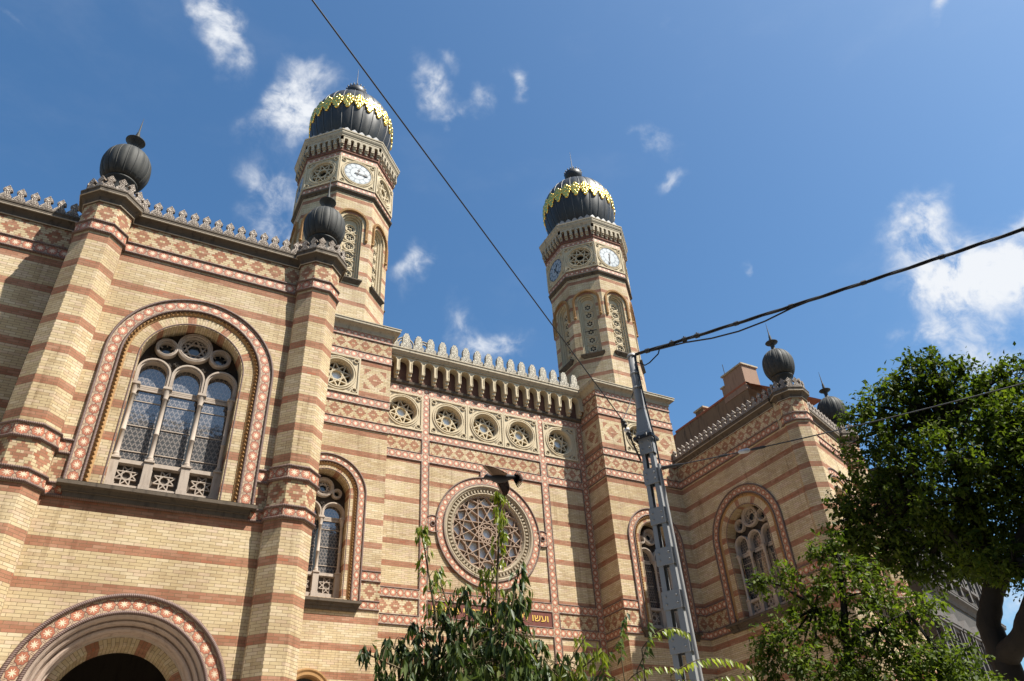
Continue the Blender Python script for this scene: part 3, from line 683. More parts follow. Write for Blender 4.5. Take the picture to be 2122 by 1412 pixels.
for (u0, u1) in VS:
    s = MB(); zt = 17.16 + 0 if False else 19.76
    uv = lambda z: z
    s.poly([MF.P(u0, 0, .034), MF.P(u1, 0, .034), MF.P(u1, zt, .034), MF.P(u0, zt, .034)], [(0, 0), (0, 1), (zt, 1), (zt, 0)], 0)
    for ue in (u0, u1): s.poly([MF.P(ue, 0, 0), MF.P(ue, zt, 0), MF.P(ue, zt, .034), MF.P(ue, 0, .034)], None, 0)
    s.build('tile_strip', M_STAR, SYN)
cols_ = ((8.98, 10.87), (11.21, 16.85), (17.20, 19.10))
rm = MB()
for u0, u1 in cols_:
    for z0, z1 in ((0, 9.24), (9.60, 10.24), (10.60, 16.11), (16.48, 17.17)):
        for zz in (z0, z1):
            if zz > 0: rm.sweep([MF.xy(u0), MF.xy(u1)], [(0, zz - .026), (.04, zz - .022), (.05, zz), (.04, zz + .022), (0, zz + .026)], False, 0)
        for uu in (u0, u1): rm.box(MF, uu - .02, uu + .02, z0, z1, 0, .05)
rm.build('panel_moulding', M_ROPE, SYN)
for k, (u0, u1) in enumerate(cols_):
    fz = MB(); fz.rect(MF, u0, u1, 16.48, 17.17, .006, 0, CXM + .272, 16.825); fz.build('diamond_frieze', M_FRZ, SYN)
    if k != 1: fz = MB(); fz.rect(MF, u0, u1, 9.60, 10.24, .006, 0, (u0 + u1) / 2, 9.92); fz.build('diamond_frieze', M_FRZ, SYN)

# inscription: gold Hebrew letters on a dark red field
ip = MB(); ip.box(MF, 11.25, 16.81, 9.62, 10.22, 0, .02)
insc = ip.build('inscription_panel', plain("oxblood_field", (.13, .035, .022), .5), SYN)
txt = "ועשו לי מקדש ושכנתי בתוכם"
cu = bpy.data.curves.new("lettering", 'FONT'); cu.body = txt[::-1]; cu.size = .50; cu.extrude = .008; cu.align_x = 'CENTER'; cu.align_y = 'CENTER'; cu.resolution_u = 3
tmp = bpy.data.objects.new("tmp", cu); COL.objects.link(tmp)
dg = bpy.context.evaluated_depsgraph_get(); me = bpy.data.meshes.new_from_object(tmp.evaluated_get(dg)); bpy.data.objects.remove(tmp)
co = np.empty(len(me.vertices) * 3); me.vertices.foreach_get("co", co); co = co.reshape(-1, 3)
if len(co):
    mn, mx = co.min(0), co.max(0); kx = min(5.2 / (mx[0] - mn[0]), 1.35 * .40 / (mx[1] - mn[1])); kz = .40 / (mx[1] - mn[1])
    cxm = (mn + mx) / 2
    nv = np.stack([CXM + (co[:, 0] - cxm[0]) * (5.2 / (mx[0] - mn[0])), 27.49 - .03 - co[:, 2], 9.92 + (co[:, 1] - cxm[1]) * kz], 1)
    me.vertices.foreach_set("co", nv.ravel()); me.update()
    for mt in list(me.materials): pass
    me.materials.clear(); me.materials.append(M_GOLD)
    me.materials.clear(); me.materials.append(plain('gold_leaf_paint', (.72, .47, .10), .4, 0, .5, .1)); lo = bpy.data.objects.new("lettering", me); COL.objects.link(lo); lo.parent = insc

# rose window
rw = MB(); rw.ringsweep(MF, CXM, RZ, [(2.14, .036), (2.46, .036)], 0, 64, sm=False, vn=True, um=2.3)
rose = rw.build('rose_window', M_STAR, SYN)
kn = MB(); kr = MB()
for (u, z) in ((CXM - 2.62, RZ), (CXM + 2.62, RZ), (CXM, RZ + 2.58), (CXM, RZ - 2.60)):
    kn.ringsweep(MF, u, z, [(.10, .042), (.36, .042)], 0, 24, sm=False, vn=True, um=.3)
    kr.tube([MF.P(u + .10 * math.cos(a), z + .10 * math.sin(a), .05) for a in np.linspace(0, 2 * math.pi, 22)[:-1]], .024, 6, 0, True)
    sd_ = 0 if abs(z - RZ) < .1 else 90
    for a0, a1 in ((48, 132), (228, 312)): kr.tube([MF.P(u + .36 * math.cos(R(a + sd_)), z + .36 * math.sin(R(a + sd_)), .05) for a in np.linspace(a0, a1, 12)], .026, 6)
kn.build('tile_knot', M_STAR, rose)
for rr_ in (2.13, 2.47): kr.tube([MF.P(CXM + rr_ * math.cos(a), RZ + rr_ * math.sin(a), .05) for a in np.linspace(0, 2 * math.pi, 81)[:-1]], .035, 6, 0, True)
kr.build('rope_moulding', M_ROPE, rose)
st = MB(); st.ringsweep(MF, CXM, RZ, [(2.12, .0), (2.12, .07), (2.05, .09), (2.01, .06), (2.00, .02), (1.96, .04), (1.94, -.02), (1.93, -.06), (1.80, -.06), (1.79, -.02), (1.74, .0), (1.71, -.04), (1.69, -.08), (1.67, -.10), (1.66, -.16), (1.66, -.42)], 0, 72, sm=False)
for i in range(72):
    a = 2 * math.pi * i / 72; c, s_ = math.cos(a), math.sin(a)
    st.bar(MF, (CXM + 1.80 * c, RZ + 1.80 * s_), (CXM + 1.92 * c, RZ + 1.92 * s_), .07, -.07, .01)
for i in range(24):
    a = 2 * math.pi * (i + .5) / 24; st.ringsweep(MF, CXM + 1.665 * math.cos(a), RZ + 1.665 * math.sin(a), [(.045, -.16), (.035, -.09), (.012, -.07)], 0, 8)
st.build('stone_ring', stone_mat('brown_grey_stone', (.40, .33, .235), (.32, .26, .18), (.16, .12, .08)), rose)
tr = MB(); star_lines(tr, MF, CXM, RZ, 1.65, 12, 5, .034, -.34, -.13, 0, 15); star_lines(tr, MF, CXM, RZ, 1.65, 12, 3, .034, -.34, -.145, 0, 0)
star_lines(tr, MF, CXM, RZ, .45, 12, 4, .034, -.34, -.16, 0, 0)
tr.ringsweep(MF, CXM, RZ, [(1.66, -.34), (1.66, -.12), (1.61, -.12), (1.61, -.34)], 0, 60, sm=False)
tr.build('star_tracery', stone_mat("rosy_stone", (.34, .24, .175), (.28, .20, .145), (.14, .10, .07), bs=.15), rose)
gl = MB(); gl.flat(MF, circ(CXM, RZ, 1.655, 48), (), -.345, 0); gl.build('leaded_glass', M_PALEGLASS, rose)

M_RECESS = stone_mat('dark_recess_stone', (.25, .20, .135), (.19, .15, .10), (.09, .07, .05))  # darker tone for flat corner triangles and ring centres
def oculus(fr, cx, cz, hw, hz, d=0.03, npt=8, k=3, r=None, dark=False, parent=None, mat=None, sd=.34):
    """square carved stone panel round a star filled round window"""
    r = r or .61; mat = mat or M_CREAM; s = MB()
    sq = [(cx - hw, cz - hz), (cx + hw, cz - hz), (cx + hw, cz + hz), (cx - hw, cz + hz)]
    hole = circ(cx, cz, r + .02, 32); s.flat(fr, sq, [hole], d, 0); s.rim(fr, sq, 0, d, 0, True, False)
    for (u0, u1, z0, z1) in ((cx - hw, cx + hw, cz - hz, cz - hz + .07), (cx - hw, cx + hw, cz + hz - .07, cz + hz), (cx - hw, cx - hw + .07, cz - hz + .07, cz + hz - .07), (cx + hw - .07, cx + hw, cz - hz + .07, cz + hz - .07)):
        s.box(fr, u0, u1, z0, z1, 0, d + .045)
    R_ = min(hw, hz) - .10
    s.ringsweep(fr, cx, cz, [(R_, d), (R_ - .02, d + .04), (R_ - .06, d + .04), (R_ - .07, d + .012), (R_ - .10, d + .012), (R_ - .11, d + .05), (R_ - .15, d + .05), (R_ - .17, d), (r + .02, d - .04), (r, d - .08), (r, d - .42)], 0, 44, sm=False)
    q = min(hw, hz) - .19
    for sx in (-1, 1):
        for sz in (-1, 1):
            u, z = cx + sx * (hw - .19), cz + sz * (hz - .19)
            s.ringsweep(fr, u, z, [(.115, d), (.11, d + .055), (.085, d + .055), (.075, d + .01), (.05, d - .05)], 0, 16, sm=False)
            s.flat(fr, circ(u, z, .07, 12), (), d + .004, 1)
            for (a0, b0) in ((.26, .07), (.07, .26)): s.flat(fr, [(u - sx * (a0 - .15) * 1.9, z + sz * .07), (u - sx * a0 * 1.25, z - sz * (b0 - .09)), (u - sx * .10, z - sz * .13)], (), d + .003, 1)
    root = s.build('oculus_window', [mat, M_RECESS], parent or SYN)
    t = MB(); star_lines(t, fr, cx, cz, r - .005, npt, k, .048, d - sd, d - sd + .17, 0, 90 + 10); t.ringsweep(fr, cx, cz, [(r, d - sd), (r, d - sd + .18), (r - .045, d - sd + .18), (r - .045, d - sd)], 0, 32, sm=False); t.build('star_tracery', mat, root)
    if not dark: h = MB(); h.flat(fr, circ(cx, cz, r * .35, 20), (), d - .335, 0); h.build('pale_centre_glass', M_PALEGLASS, root)
    g = MB(); g.flat(fr, circ(cx, cz, r + .01, 28), (), d - .35, 0); g.build('dark_glass', M_SOOT_SHADE, root)
    return root
for x in (9.93, 12.14, 14.02, 15.9, 18.06): oculus(MF, x, 18.46, .93 if x not in (12.14, 15.9) else .928, .91)

# corbel table, cornice and battlement over the rose front
PIT = (MR - ML - .30) / 17; U0 = ML + .12; tops = [U0 + PIT * (i + .5) for i in range(17)]
ct = MB(); hl = [arch(u, 20.74, PIT * .37, 20.24, 14) for u in tops]
out = [(ML, 20.25), (MR, 20.25), (MR, 21.06), (ML, 21.06)]
# arcade face with the openings cut as a comb
poly = [(ML, 21.06), (ML, 20.25)]
for h in hl: poly += h
poly += [(MR, 20.24), (MR, 21.06)]
ct.flat(MF, poly[::-1], (), .40, 0); ct.rim(MF, [p_ for h in hl for p_ in h], .40, .05, 0, False, False)
for u in tops:
    ct.archsweep(MF, u, 20.74, 20.30, [(PIT * .37, .40), (PIT * .38, .43), (PIT * .425, .43), (PIT * .435, .40)], 0, 14, sm=False)
for i in range(18):
    u = U0 + PIT * i; wd = PIT * .14
    ct.box(MF, u - wd, u + wd, 20.26, 20.42, .05, .415); ct.box(MF, u - wd * .9, u + wd * .9, 20.10, 20.26, .05, .33); ct.box(MF, u - wd * .8, u + wd * .8, 19.98, 20.10, .05, .22)
ct.build('corbel_table', M_CREAM, SYN)
cb = MB(); cb.rect(MF, ML, MR, 19.95, 21.05, .045, 0); cb.build('backing_wall', stone_mat('shade_toned_red_brick', (.13, .065, .045), (.09, .048, .036), (.04, .027, .022)), SYN)  # brick colour darkened to stand in for shade inside the corbel arches
sh = MB(); sh.sweep([MF.xy(ML), MF.xy(MR)], [(0, 19.74), (.05, 19.76), (.05, 19.80), (.12, 19.84), (.14, 19.94), (.10, 19.97), (0, 19.98)], False, 0); sh.build('shelf_moulding', M_CORN, SYN)
cn = MB(); cn.sweep([MF.xy(ML), MF.xy(MR)], [(.38, 21.04), (.46, 21.05), (.46, 21.10), (.51, 21.13), (.58, 21.22), (.60, 21.22), (.60, 21.33), (.63, 21.35), (.63, 21.40), (0, 21.43)], False, 0); cn.build('cornice', M_GREYC, SYN)
merlon_row('battlement', MF, tops, 21.40, .38, MER_B, SYN, th=.18, mat=M_MERL2, strip=(ML, MR), k=1.06)
# roof edge hoops behind the battlement
rh = MB()
for x in (10.46, 11.44): rh.archsweep(Fr(0, 29.0, 0), x, 23.08, 21.4, [(.42, 0), (.44, .05), (.48, .06), (.50, .0)], 0, 20)
for x in (10.46, 11.44): rh.archsweep(Fr(0, 29.02, 0), x, 23.08, 21.4, [(.30, 0), (.32, .04), (.37, .04), (.38, .0)], 0, 20)
rh.build('roof_arch', M_GREYC, SYN)
# portal behind the young tree
pf = MB(); pf.archsweep(MF, CXM, 6.1, 0, [(2.55, 0), (2.55, .08), (2.42, .10), (2.36, .03), (2.30, .06), (2.2, .04), (2.15, -.3), (2.0, -.3), (1.95, -.8)], 0, 32, sm=False)
por = pf.build('portal_arch', M_STONE, SYN)
pd_ = MB(); pd_.flat(MF, arch(CXM, 6.1, 2.0, 0, 24), (), -.8, 0); pd_.build('door_shadow', M_SOOT_SHADE, por)  # near-black sheet paints the doorway's shade

# ---- tower bases and octagonal clock towers
BW_ = 4.55
def tower_base(cx, side):
    x0 = cx - BW_ / 2; F = Fr(x0, 25.92, 0); wc = BW_ / 2; ws = 13.4
    b = MB(); hole = arch(wc, ws, 1.08, 9.46, 36); low = arch(wc, 6.42, .55, 2.4, 16)
    b.flat(F, [(0, -.02), (BW_, -.02), (BW_, 20.9), (0, 20.9)], [hole, circ(wc, 18.64, .66, 28), low], 0, 0)
    Ls = Fr(x0, 25.92 + 4.6, -90); Rs = Fr(x0 + BW_, 25.92, 90)
    b.rect(Ls, 0, 4.6, -.02, 20.9); b.rect(Rs, 0, 4.6, -.02, 20.9)
    b.build('facade_wall', M_BRICK, SYN)
    path = [(x0, 30.4), (x0, 25.92), (x0 + BW_, 25.92), (x0 + BW_, 30.4)]
    for z0, z1 in ((16.26, 16.63), (17.35, 17.72), (19.56, 19.93), (20.62, 20.95)):
        s = MB(); star_sweep(s, path, z0, z1, .025); o = s.build('tile_band', M_STAR, SYN)
        r = MB(); ropes(r, path, (z0, z1) if z1 < 20.9 else (z0,), .02, .036); r.build('rope_moulding', M_ROPE, o)
    for z0, z1 in ((16.63, 17.35), (19.93, 20.62)):
        for fr, u0, u1, uc in ((F, 0, BW_, wc), (Ls, 3.0, 4.6, 3.85), (Rs, 0, 1.57, .78)): f_ = MB(); f_.rect(fr, u0, u1, z0, z1, .006, 0, uc, (z0 + z1) / 2); f_.build('diamond_frieze', M_FRZ, SYN)
    zc = 18.64
    for fr, u0, u1 in ((F, 0, wc - .93), (F, wc + .93, BW_), (Ls, 3.03, 4.6), (Rs, 0, 1.57)): dp = MB(); dp.rect(fr, u0, u1, 17.72, 19.56, .006, 0, (u0 + u1) / 2, zc); dp.build('diamond_panel', M_DIAM, SYN)
    oculus(F, wc, zc, .92, .91, .03)
    window(F, wc, ws, 1.52, 1.22, .88, (12.72, 12.55, 10.50, 9.64), 9.46, SYN, 2, .35, 1.0135, 1.45, .22)
    for u0, u1 in ((0, wc - 1.52), (wc + 1.52, BW_)):
        p = [F.xy(u0), F.xy(u1)]
        if u0 == 0: p = [(x0, 27.49)] + p
        s = MB(); star_sweep(s, p, TB[2], TB[3], .025); o = s.build('tile_band', M_STAR, SYN)
        r = MB(); ropes(r, p, TB[1:], .02, .036); r.build('rope_moulding', M_ROPE, o)
        q = MB(); q.rect(F, u0, u1, TB[1], TB[2], .006, 0, (u0 + u1) / 2, 9.87)
        q.build('diamond_frieze', M_FRZ, SYN)
        if u0 == 0: q = MB(); q.rect(Ls, 3.03, 4.6, TB[1], TB[2], .006, 0, 3.8, 9.87); q.build('diamond_frieze', M_FRZ, SYN)
    p = [(x0, 27.49), (x0, 25.92), (x0 + BW_, 25.92)]; s = MB(); star_sweep(s, p, TB[0], TB[1], .025); o = s.build('tile_band', M_STAR, SYN)
    r = MB(); ropes(r, p, (TB[0],), .02, .036); r.build('rope_moulding', M_ROPE, o)
    c = MB(); c.sweep(path, cornice_prof(20.93, 21.38, .32), False, 0)
    for k, (ins, z) in enumerate(((.10, 21.38), (-.10, 21.52), (-.30, 21.66))):
        c.sweep([(x0 - ins, 30.6), (x0 - ins, 25.92 - ins), (x0 + BW_ + ins, 25.92 - ins), (x0 + BW_ + ins, 30.6)], [(0, z), (.0, z + .05), (.03, z + .06), (.03, z + .12), (-.25, z + .14)], False, 0)
    c.build('cornice', M_GREYC, SYN)
    la = MB(); la.archsweep(F, wc, 6.42, 2.4, [(.55, -.3), (.55, 0), (.60, .03), (.68, .03), (.74, .06), (.78, .06), (.80, 0)], 0, 22, sm=False); lr = la.build('small_arched_window', M_TOOTH, SYN)
    lg = MB(); lg.flat(F, arch(wc, 6.42, .56, 2.4, 16), (), -.3, 0); lg.build('dark_glass', M_GLASS, lr)
tower_base(6.485, 0); tower_base(21.735, 1)

def tower():
    AP = 2.22; o8 = octo(AP); FW_ = math.dist(o8[0], o8[1])
    t = MB(); faces = []
    for i in range(8):
        fr = Fr(o8[i][0], o8[i][1], 45 * i); faces.append(fr); c = FW_ / 2
        t.flat(fr, [(0, 20.9), (FW_, 20.9), (FW_, 29.2), (0, 29.2)], [arch(c, 27.25, .50, 23.75, 20)], 0, 0)
    root = t.build('tower', M_BRICK, SYN)
    wn = MB(); hood = MB(); tr = MB(); gl = MB(); sl = MB()
    for fr in faces:
        c = FW_ / 2; zs = 27.25
        A, B = arch(c, zs, .34, 23.75, 18), arch(c, zs, .50, 23.75, 18)
        wn.archsweep(fr, c, zs, 23.75, [(.50, .0), (.50, -.12), (.46, -.12), (.45, -.09), (.42, -.12), (.42, -.22), (.385, -.22), (.37, -.19), (.34, -.22), (.34, -.5)], 0, 18, sm=False)
        hood.archsweep(fr, c, zs, 26.25, [(.66, 0), (.66, .05), (.70, .08), (.76, .08), (.78, .04), (.78, 0)], 0, 20, sm=False)
        P = arch(c, zs, .72, 26.25, 44); acc = 0
        for a, b_ in zip(P, P[1:]):
            L = math.hypot(b_[0] - a[0], b_[1] - a[1]); n = max(1, int(round(L / .085)))
            for q in range(n):
                f0, f1 = (q + .2) / n, (q + .75) / n; e = lambda f: (a[0] + (b_[0] - a[0]) * f, a[1] + (b_[1] - a[1]) * f)
                hood.bar(fr, e(f0), e(f1), .12, .07, .105, 0)
        for sx in (-1, 1): hood.ringsweep(fr, c + sx * .72, 26.22, [(.01, .12), (.07, .09), (.085, .03), (.085, 0)], 0, 10)
        zs6 = [24.22 + .56 * i for i in range(6)]
        tr.flat(fr, arch(c, zs, .36, 23.75, 18), [circ(c + .115 * math.cos(R(90 + 60 * k)), z + .115 * math.sin(R(90 + 60 * k)), .055, 8) for z in zs6 for k in range(6)], -.30, 0)
        for z in zs6:
            tr.ringsweep(fr, c, z, [(.27, -.30), (.265, -.25), (.23, -.25), (.22, -.30)], 0, 20, sm=False); tr.ringsweep(fr, c, z, [(.05, -.30), (.03, -.27), (.005, -.26)], 0, 8)
        for z in zs6[1:]: tr.bar(fr, (c - .34, z - .28), (c + .34, z - .28), .03, -.31, -.26)
        gl.flat(fr, arch(c, zs, .38, 23.75, 16), (), -.36, 0)
        sl.sweep([fr.xy(c - .50, -.3), fr.xy(c - .50, 0), fr.xy(c + .50, 0), fr.xy(c + .50, -.3)], [(0, 23.48), (.03, 23.5), (.12, 23.62), (.16, 23.66), (.16, 23.72), (.10, 23.75), (-.3, 23.80)], False, 0)
        gl.bar(fr, (c - .36, 25.37), (c + .36, 25.37), .03, -.24, -.22)
    wn.build('window_reveal', M_CREAM, root); hood.build('hood_moulding', M_TOOTH, root); tr.build('window_tracery', M_CREAM, root); gl.build('dark_glass', M_SOOT_SHADE, root); sl.build('window_sill', M_CORN, root)
    rg = MB(); rg.sweep(o8, [(0, 29.0), (.04, 29.02), (.05, 29.08), (.13, 29.12), (.15, 29.20), (.12, 29.24), (.0, 29.26)], True, 0); rg.build('ring_cornice', M_CORN, root)
    o9 = octo(2.29); FW2 = math.dist(o9[0], o9[1])
    sb = MB(); sb.sweep(o9, [(0, 29.24), (0, 29.56)], True, 0, vnorm=True); sb.sweep(o9, [(0, 31.44), (0, 31.76)], True, 0, vnorm=True); sb.build('tile_band', M_STAR, root)
    rp = MB(); ropes(rp, o9, (29.56, 31.44, 31.78), -.01, .035, True); rp.build('rope_moulding', M_ROPE, root)
    for i in range(8):
        fr = Fr(o9[i][0], o9[i][1], 45 * i); c = FW2 / 2; zc = 30.50
        if i % 2 == 0:
            s = MB(); sq = [(0, 29.56), (FW2, 29.56), (FW2, 31.44), (0, 31.44)]; s.flat(fr, sq, (), .0, 0)
            s.ringsweep(fr, c, zc, [(.86, 0), (.84, .045), (.80, .045), (.79, .015), (.76, .015), (.75, .05), (.71, .05), (.70, .01)], 0, 40, sm=False)
            for (u0, u1, z0, z1) in ((0, FW2, 29.56, 29.63), (0, FW2, 31.37, 31.44), (0, .07, 29.63, 31.37), (FW2 - .07, FW2, 29.63, 31.37)): s.box(fr, u0, u1, z0, z1, 0, .04)
            for sx in (-1, 1):
                for sz in (-1, 1):
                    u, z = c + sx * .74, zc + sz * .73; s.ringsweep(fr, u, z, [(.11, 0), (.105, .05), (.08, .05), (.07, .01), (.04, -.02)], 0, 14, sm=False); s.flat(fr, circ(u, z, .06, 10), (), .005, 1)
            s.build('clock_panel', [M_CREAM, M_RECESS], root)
            k = MB(); n = 48; pts = circ(c, zc, .70, n)
            k.poly([fr.P(u, z, .03) for u, z in pts], [((u - c) / .70, (z - zc) / .70) for u, z in pts], 0); k.rim(fr, pts, 0, .03, 0); k.build('clock_face', M_CLOCK, root)
        else: oculus(fr, c, zc, FW2 / 2 - .01, .93, .02, 8, 3, .64, True, root, None, .22)
    co = MB(); o10 = octo(2.29)
    co.sweep(o10, [(0, 31.76), (.06, 31.80), (.06, 31.86), (.02, 31.9), (.02, 32.75)], True, 1)
    for i in range(8):
        fr = Fr(o10[i][0], o10[i][1], 45 * i); nn = 6; pt = FW2 / nn
        for j in range(nn + 1):
            u = pt * j; wd = .085
            if j in (0, nn): wd = .06
            co.box(fr, u - wd, u + wd, 32.20, 32.46, .0, .20); co.box(fr, u - wd * 1.15, u + wd * 1.15, 32.12, 32.21, .0, .13); co.box(fr, u - wd * .85, u + wd * .85, 31.98, 32.12, .0, .08)
        pl = [(0, 32.74), (0, 32.30)]
        for j in range(nn): pl += arch(pt * (j + .5), 32.50, pt * .30, 32.30, 10)
        pl += [(FW2, 32.30), (FW2, 32.74)]; e = .21 * math.tan(R(22.5))
        co.flat(fr, pl[::-1], (), .21, 0)
        co.rim(fr, pl[2:-2], .21, .02, 0, False, False)
    co.sweep(o10, [(.19, 32.72), (.23, 32.74), (.23, 32.80), (.27, 32.86), (.30, 32.94), (.30, 33.04), (.33, 33.06), (.33, 33.14), (-.6, 33.18)], True, 0)
    co.build('corbel_cornice', [M_GREYC, stone_mat('shade_toned_red_brick', (.19, .08, .05), (.13, .055, .038), (.05, .03, .025))], root)  # backing brick toned dark for the shade between the corbels
    pm = MB(); o11 = octo(2.36); PAL = [(-.11, 0), (.11, 0), (.12, .10), (.19, .18), (.20, .30), (.13, .42), (.0, .54), (-.13, .42), (-.20, .30), (-.19, .18), (-.12, .10)]
    for i in range(8):
        fr = Fr(o11[i][0], o11[i][1], 45 * i); L = math.dist(o11[0], o11[1])
        for j in range(5): solid(pm, fr, PAL, -.05, 0, 0, L * (j + .5) / 5, 33.14, .92)
    pm.build('palmette_crest', plain("grey_metal_crest", (.15, .15, .155), .5, .1), root)
    d = MB(); ZC, RA, RBv = 36.25, 2.27, 2.42
    bulb = [(RA * math.sqrt(max(1 - ((z - ZC) / RBv) ** 2, 0)) if z > ZC else RA * (1 - abs((z - ZC) / 2.6) ** 2.5 * .30), z) for z in np.linspace(33.9, ZC + RBv * .985, 24)]
    n = 96
    def rad(r, i): return r * (1 - .014 * (1 - abs(math.sin(12 * 2 * math.pi * i / n))))
    d.lathe([(1.85, 33.15), (1.85, 33.8), (1.92, 33.86), (1.92, 33.92)], (0, 0, 0), 48)
    d.grid([[(rad(r, i) * math.cos(2 * math.pi * i / n), rad(r, i) * math.sin(2 * math.pi * i / n), z) for i in range(n)] for r, z in bulb], 0, True, True)
    d.build('onion_dome', M_SLATE, root)
    rb = MB()
    for i in range(24):
        a = 2 * math.pi * i / 24; rb.tube([(r * .992 * math.cos(a), r * .992 * math.sin(a), z) for r, z in bulb], .028, 5)
    rb.build('dome_seam', M_RIB, root)
    gd = MB()  # gilded fleurons hung round the shoulder of the dome
    def on(a, z, lift):
        r = RA * math.sqrt(max(1 - ((z - ZC) / RBv) ** 2, 0)) if z > ZC else RA * (1 - abs((z - ZC) / 2.6) ** 2.5 * .30)
        return ((r + lift) * math.cos(a), (r + lift) * math.sin(a), z)
    def blob(a, z, ra, rz, lift):
        k = 10; ring = []
        for q in range(k): ring.append((a + ra / 2.2 * math.cos(2 * math.pi * q / k), z + rz * math.sin(2 * math.pi * q / k)))
        mid = [(a + .55 * (x - a), z + .55 * (y - z)) for x, y in ring]
        gd.grid([[on(x, y, .0) for x, y in ring], [on(x, y, lift * .8) for x, y in ring], [on(x, y, lift) for x, y in mid], [on(a + .1 * (x - a), z + .1 * (y - z), lift * .55) for x, y in ring]], 0, True, True)
    Z0 = 36.18
    for i in range(24):
        a = 2 * math.pi * (i + .5) / 24
        for (da, dz, ra, rz) in ((0, .40, .12, .15), (-.058, .24, .13, .13), (.058, .24, .13, .13), (0, .07, .14, .15), (-.078, -.02, .13, .13), (.078, -.02, .13, .13), (-.045, -.20, .13, .13), (.045, -.20, .13, .13), (0, -.38, .13, .16), (-.122, .10, .035, .06), (.122, .10, .035, .06)):
            blob(a + da, Z0 + dz * 1.14, ra, rz * 1.12, .075)
    gd.build('gold_garland', M_GOLD, root)
    f_ = MB(); f_.lathe([(.50, 38.45), (.46, 38.62), (.38, 38.74), (.38, 39.2), (.42, 39.32), (.54, 39.46), (.58, 39.62), (.60, 39.85), (.56, 39.86), (.50, 39.7), (.2, 39.72), (.10, 39.9), (.05, 40.1), (.05, 40.5), (.03, 40.6), (.008, 42.2)], (0, 0, 0), 28)
    for i in range(18):
        a = 2 * math.pi * i / 18; f_.lathe([(.02, 39.84), (.05, 39.92), (.045, 39.99), (.0, 40.06)], (.58 * math.cos(a), .58 * math.sin(a), 0), 6)
    f_.build('finial', M_IRON, root)
    return root, faces
TW, TF = tower(); TW.location = (6.485, 28.15, 0)
TW2 = copy_tree(TW, SYN); TW2.location = (21.735, 28.15, 0)
def clock_hands(tw, k, hour_deg, min_deg):
    o9 = octo(2.29); fr = Fr(o9[k][0], o9[k][1], 45 * k); c = math.dist(o9[0], o9[1]) / 2; zc = 30.50
    for deg, L, wd, d in ((hour_deg, .36, .085, .05), (min_deg, .56, .06, .066)):
        a = R(90 - deg); s = MB(); dx, dz = math.cos(a), math.sin(a); nx, nz = -dz, dx
        poly = [(-.16, -.03), (-.16, .03), (-.05, .03), (0, .055), (.05, .025), (L * .55, .022), (L * .62, .07), (L * .8, .05), (L, 0), (L * .8, -.05), (L * .62, -.07), (L * .55, -.022), (.05, -.025), (0, -.055), (-.05, -.03)]
        solid(s, fr, [(c + x * dx + y * nx, zc + x * dz + y * nz) for x, y in poly][::-1], d - .012, d)
        s.build('clock_hand', M_IRON, tw)
clock_hands(TW, 0, 10, 90); clock_hands(TW, 6, 350, 195)
clock_hands(TW2, 0, 4, 186); clock_hands(TW2, 6, 40, 150)

# ------------------------------------------------------------------ ground
def ground_mat(name, c1, c2, sc):
    m, t, b = new_mat(name, .9); n = t.noise(objc(t), sc, 6, .6); n2 = t.noise(objc(t), sc * 22, 3, .6)
    t.put(b.inputs['Base Color'], t.mul(t.mix(n, c1, c2), t.mix(n2, (.8,) * 3, (1.2,) * 3))); bump(t, b, n2, .3, .01); return m
WR = Fr(0, 0, 0)
def sheet(name, x0, x1, y0, y1, z, mat):
    b = MB(); b.poly([(x0, y0, z), (x1, y0, z), (x1, y1, z), (x0, y1, z)], [(x0, y0), (x1, y0), (x1, y1), (x0, y1)]); return b.build(name, mat, None, 'structure')
sheet("ground", -900, 900, -900, 900, -.15, ground_mat("earth_and_paving", (.15, .132, .11), (.11, .098, .083), .4))
sheet("road", -120, 120, -12.0, -3.2, -.13, ground_mat("asphalt", (.055, .055, .056), (.040, .040, .042), .8))
pv = MB(); pv.box(Fr(0, 60, 0), -120, 120, -.15, .0, 0, 63.2); pv.build("pavement", ground_mat("paving_stone", (.30, .262, .212), (.24, .208, .168), 1.2), None, 'structure')

# ------------------------------------------------------------------ firewall house behind the right wing
fw_m = stone_mat("rough_firewall_brick", (.21, .135, .08), (.15, .095, .058), (.05, .035, .025), k=.9, bs=.8)
FX = 29.0
fh = tag(empty("brick_house", (0, 0, 0)), "old house with bare dark brick fire wall and tall chimney behind right wing", "house")
b = MB()
prof = [(33.5, 0), (33.5, 22.2), (31.2, 22.55), (31.0, 22.95), (24.7, 22.95), (24.7, 0)]
f9 = Fr(FX, 0, -90)    # u runs towards -Y
b.flat(f9, [(-y, z) for y, z in prof], (), 0, 0); b.rect(Fr(FX, 24.7, 0), 0, 5, 0, 21.0, 0, 0)
b.build('fire_wall', fw_m, fh)
b = MB(); b.poly([(FX, 24.6, 22.9), (FX, 33.5, 22.9), (FX + 6, 33.5, 23.2), (FX + 6, 24.6, 23.2)]); b.box(f9, -31.0, -24.7, 22.94, 23.06, -.25, .04)
b.poly([(FX + .1, 24.7, 23.0), (FX + 1.6, 24.7, 23.0), (FX + 1.6, 22.6, 21.4), (FX + .1, 22.6, 21.4)])
rt_ = plain("red_clay_tile", (.30, .10, .055), .8, 0, .2, .4, 3); b.build('roof', rt_, fh)
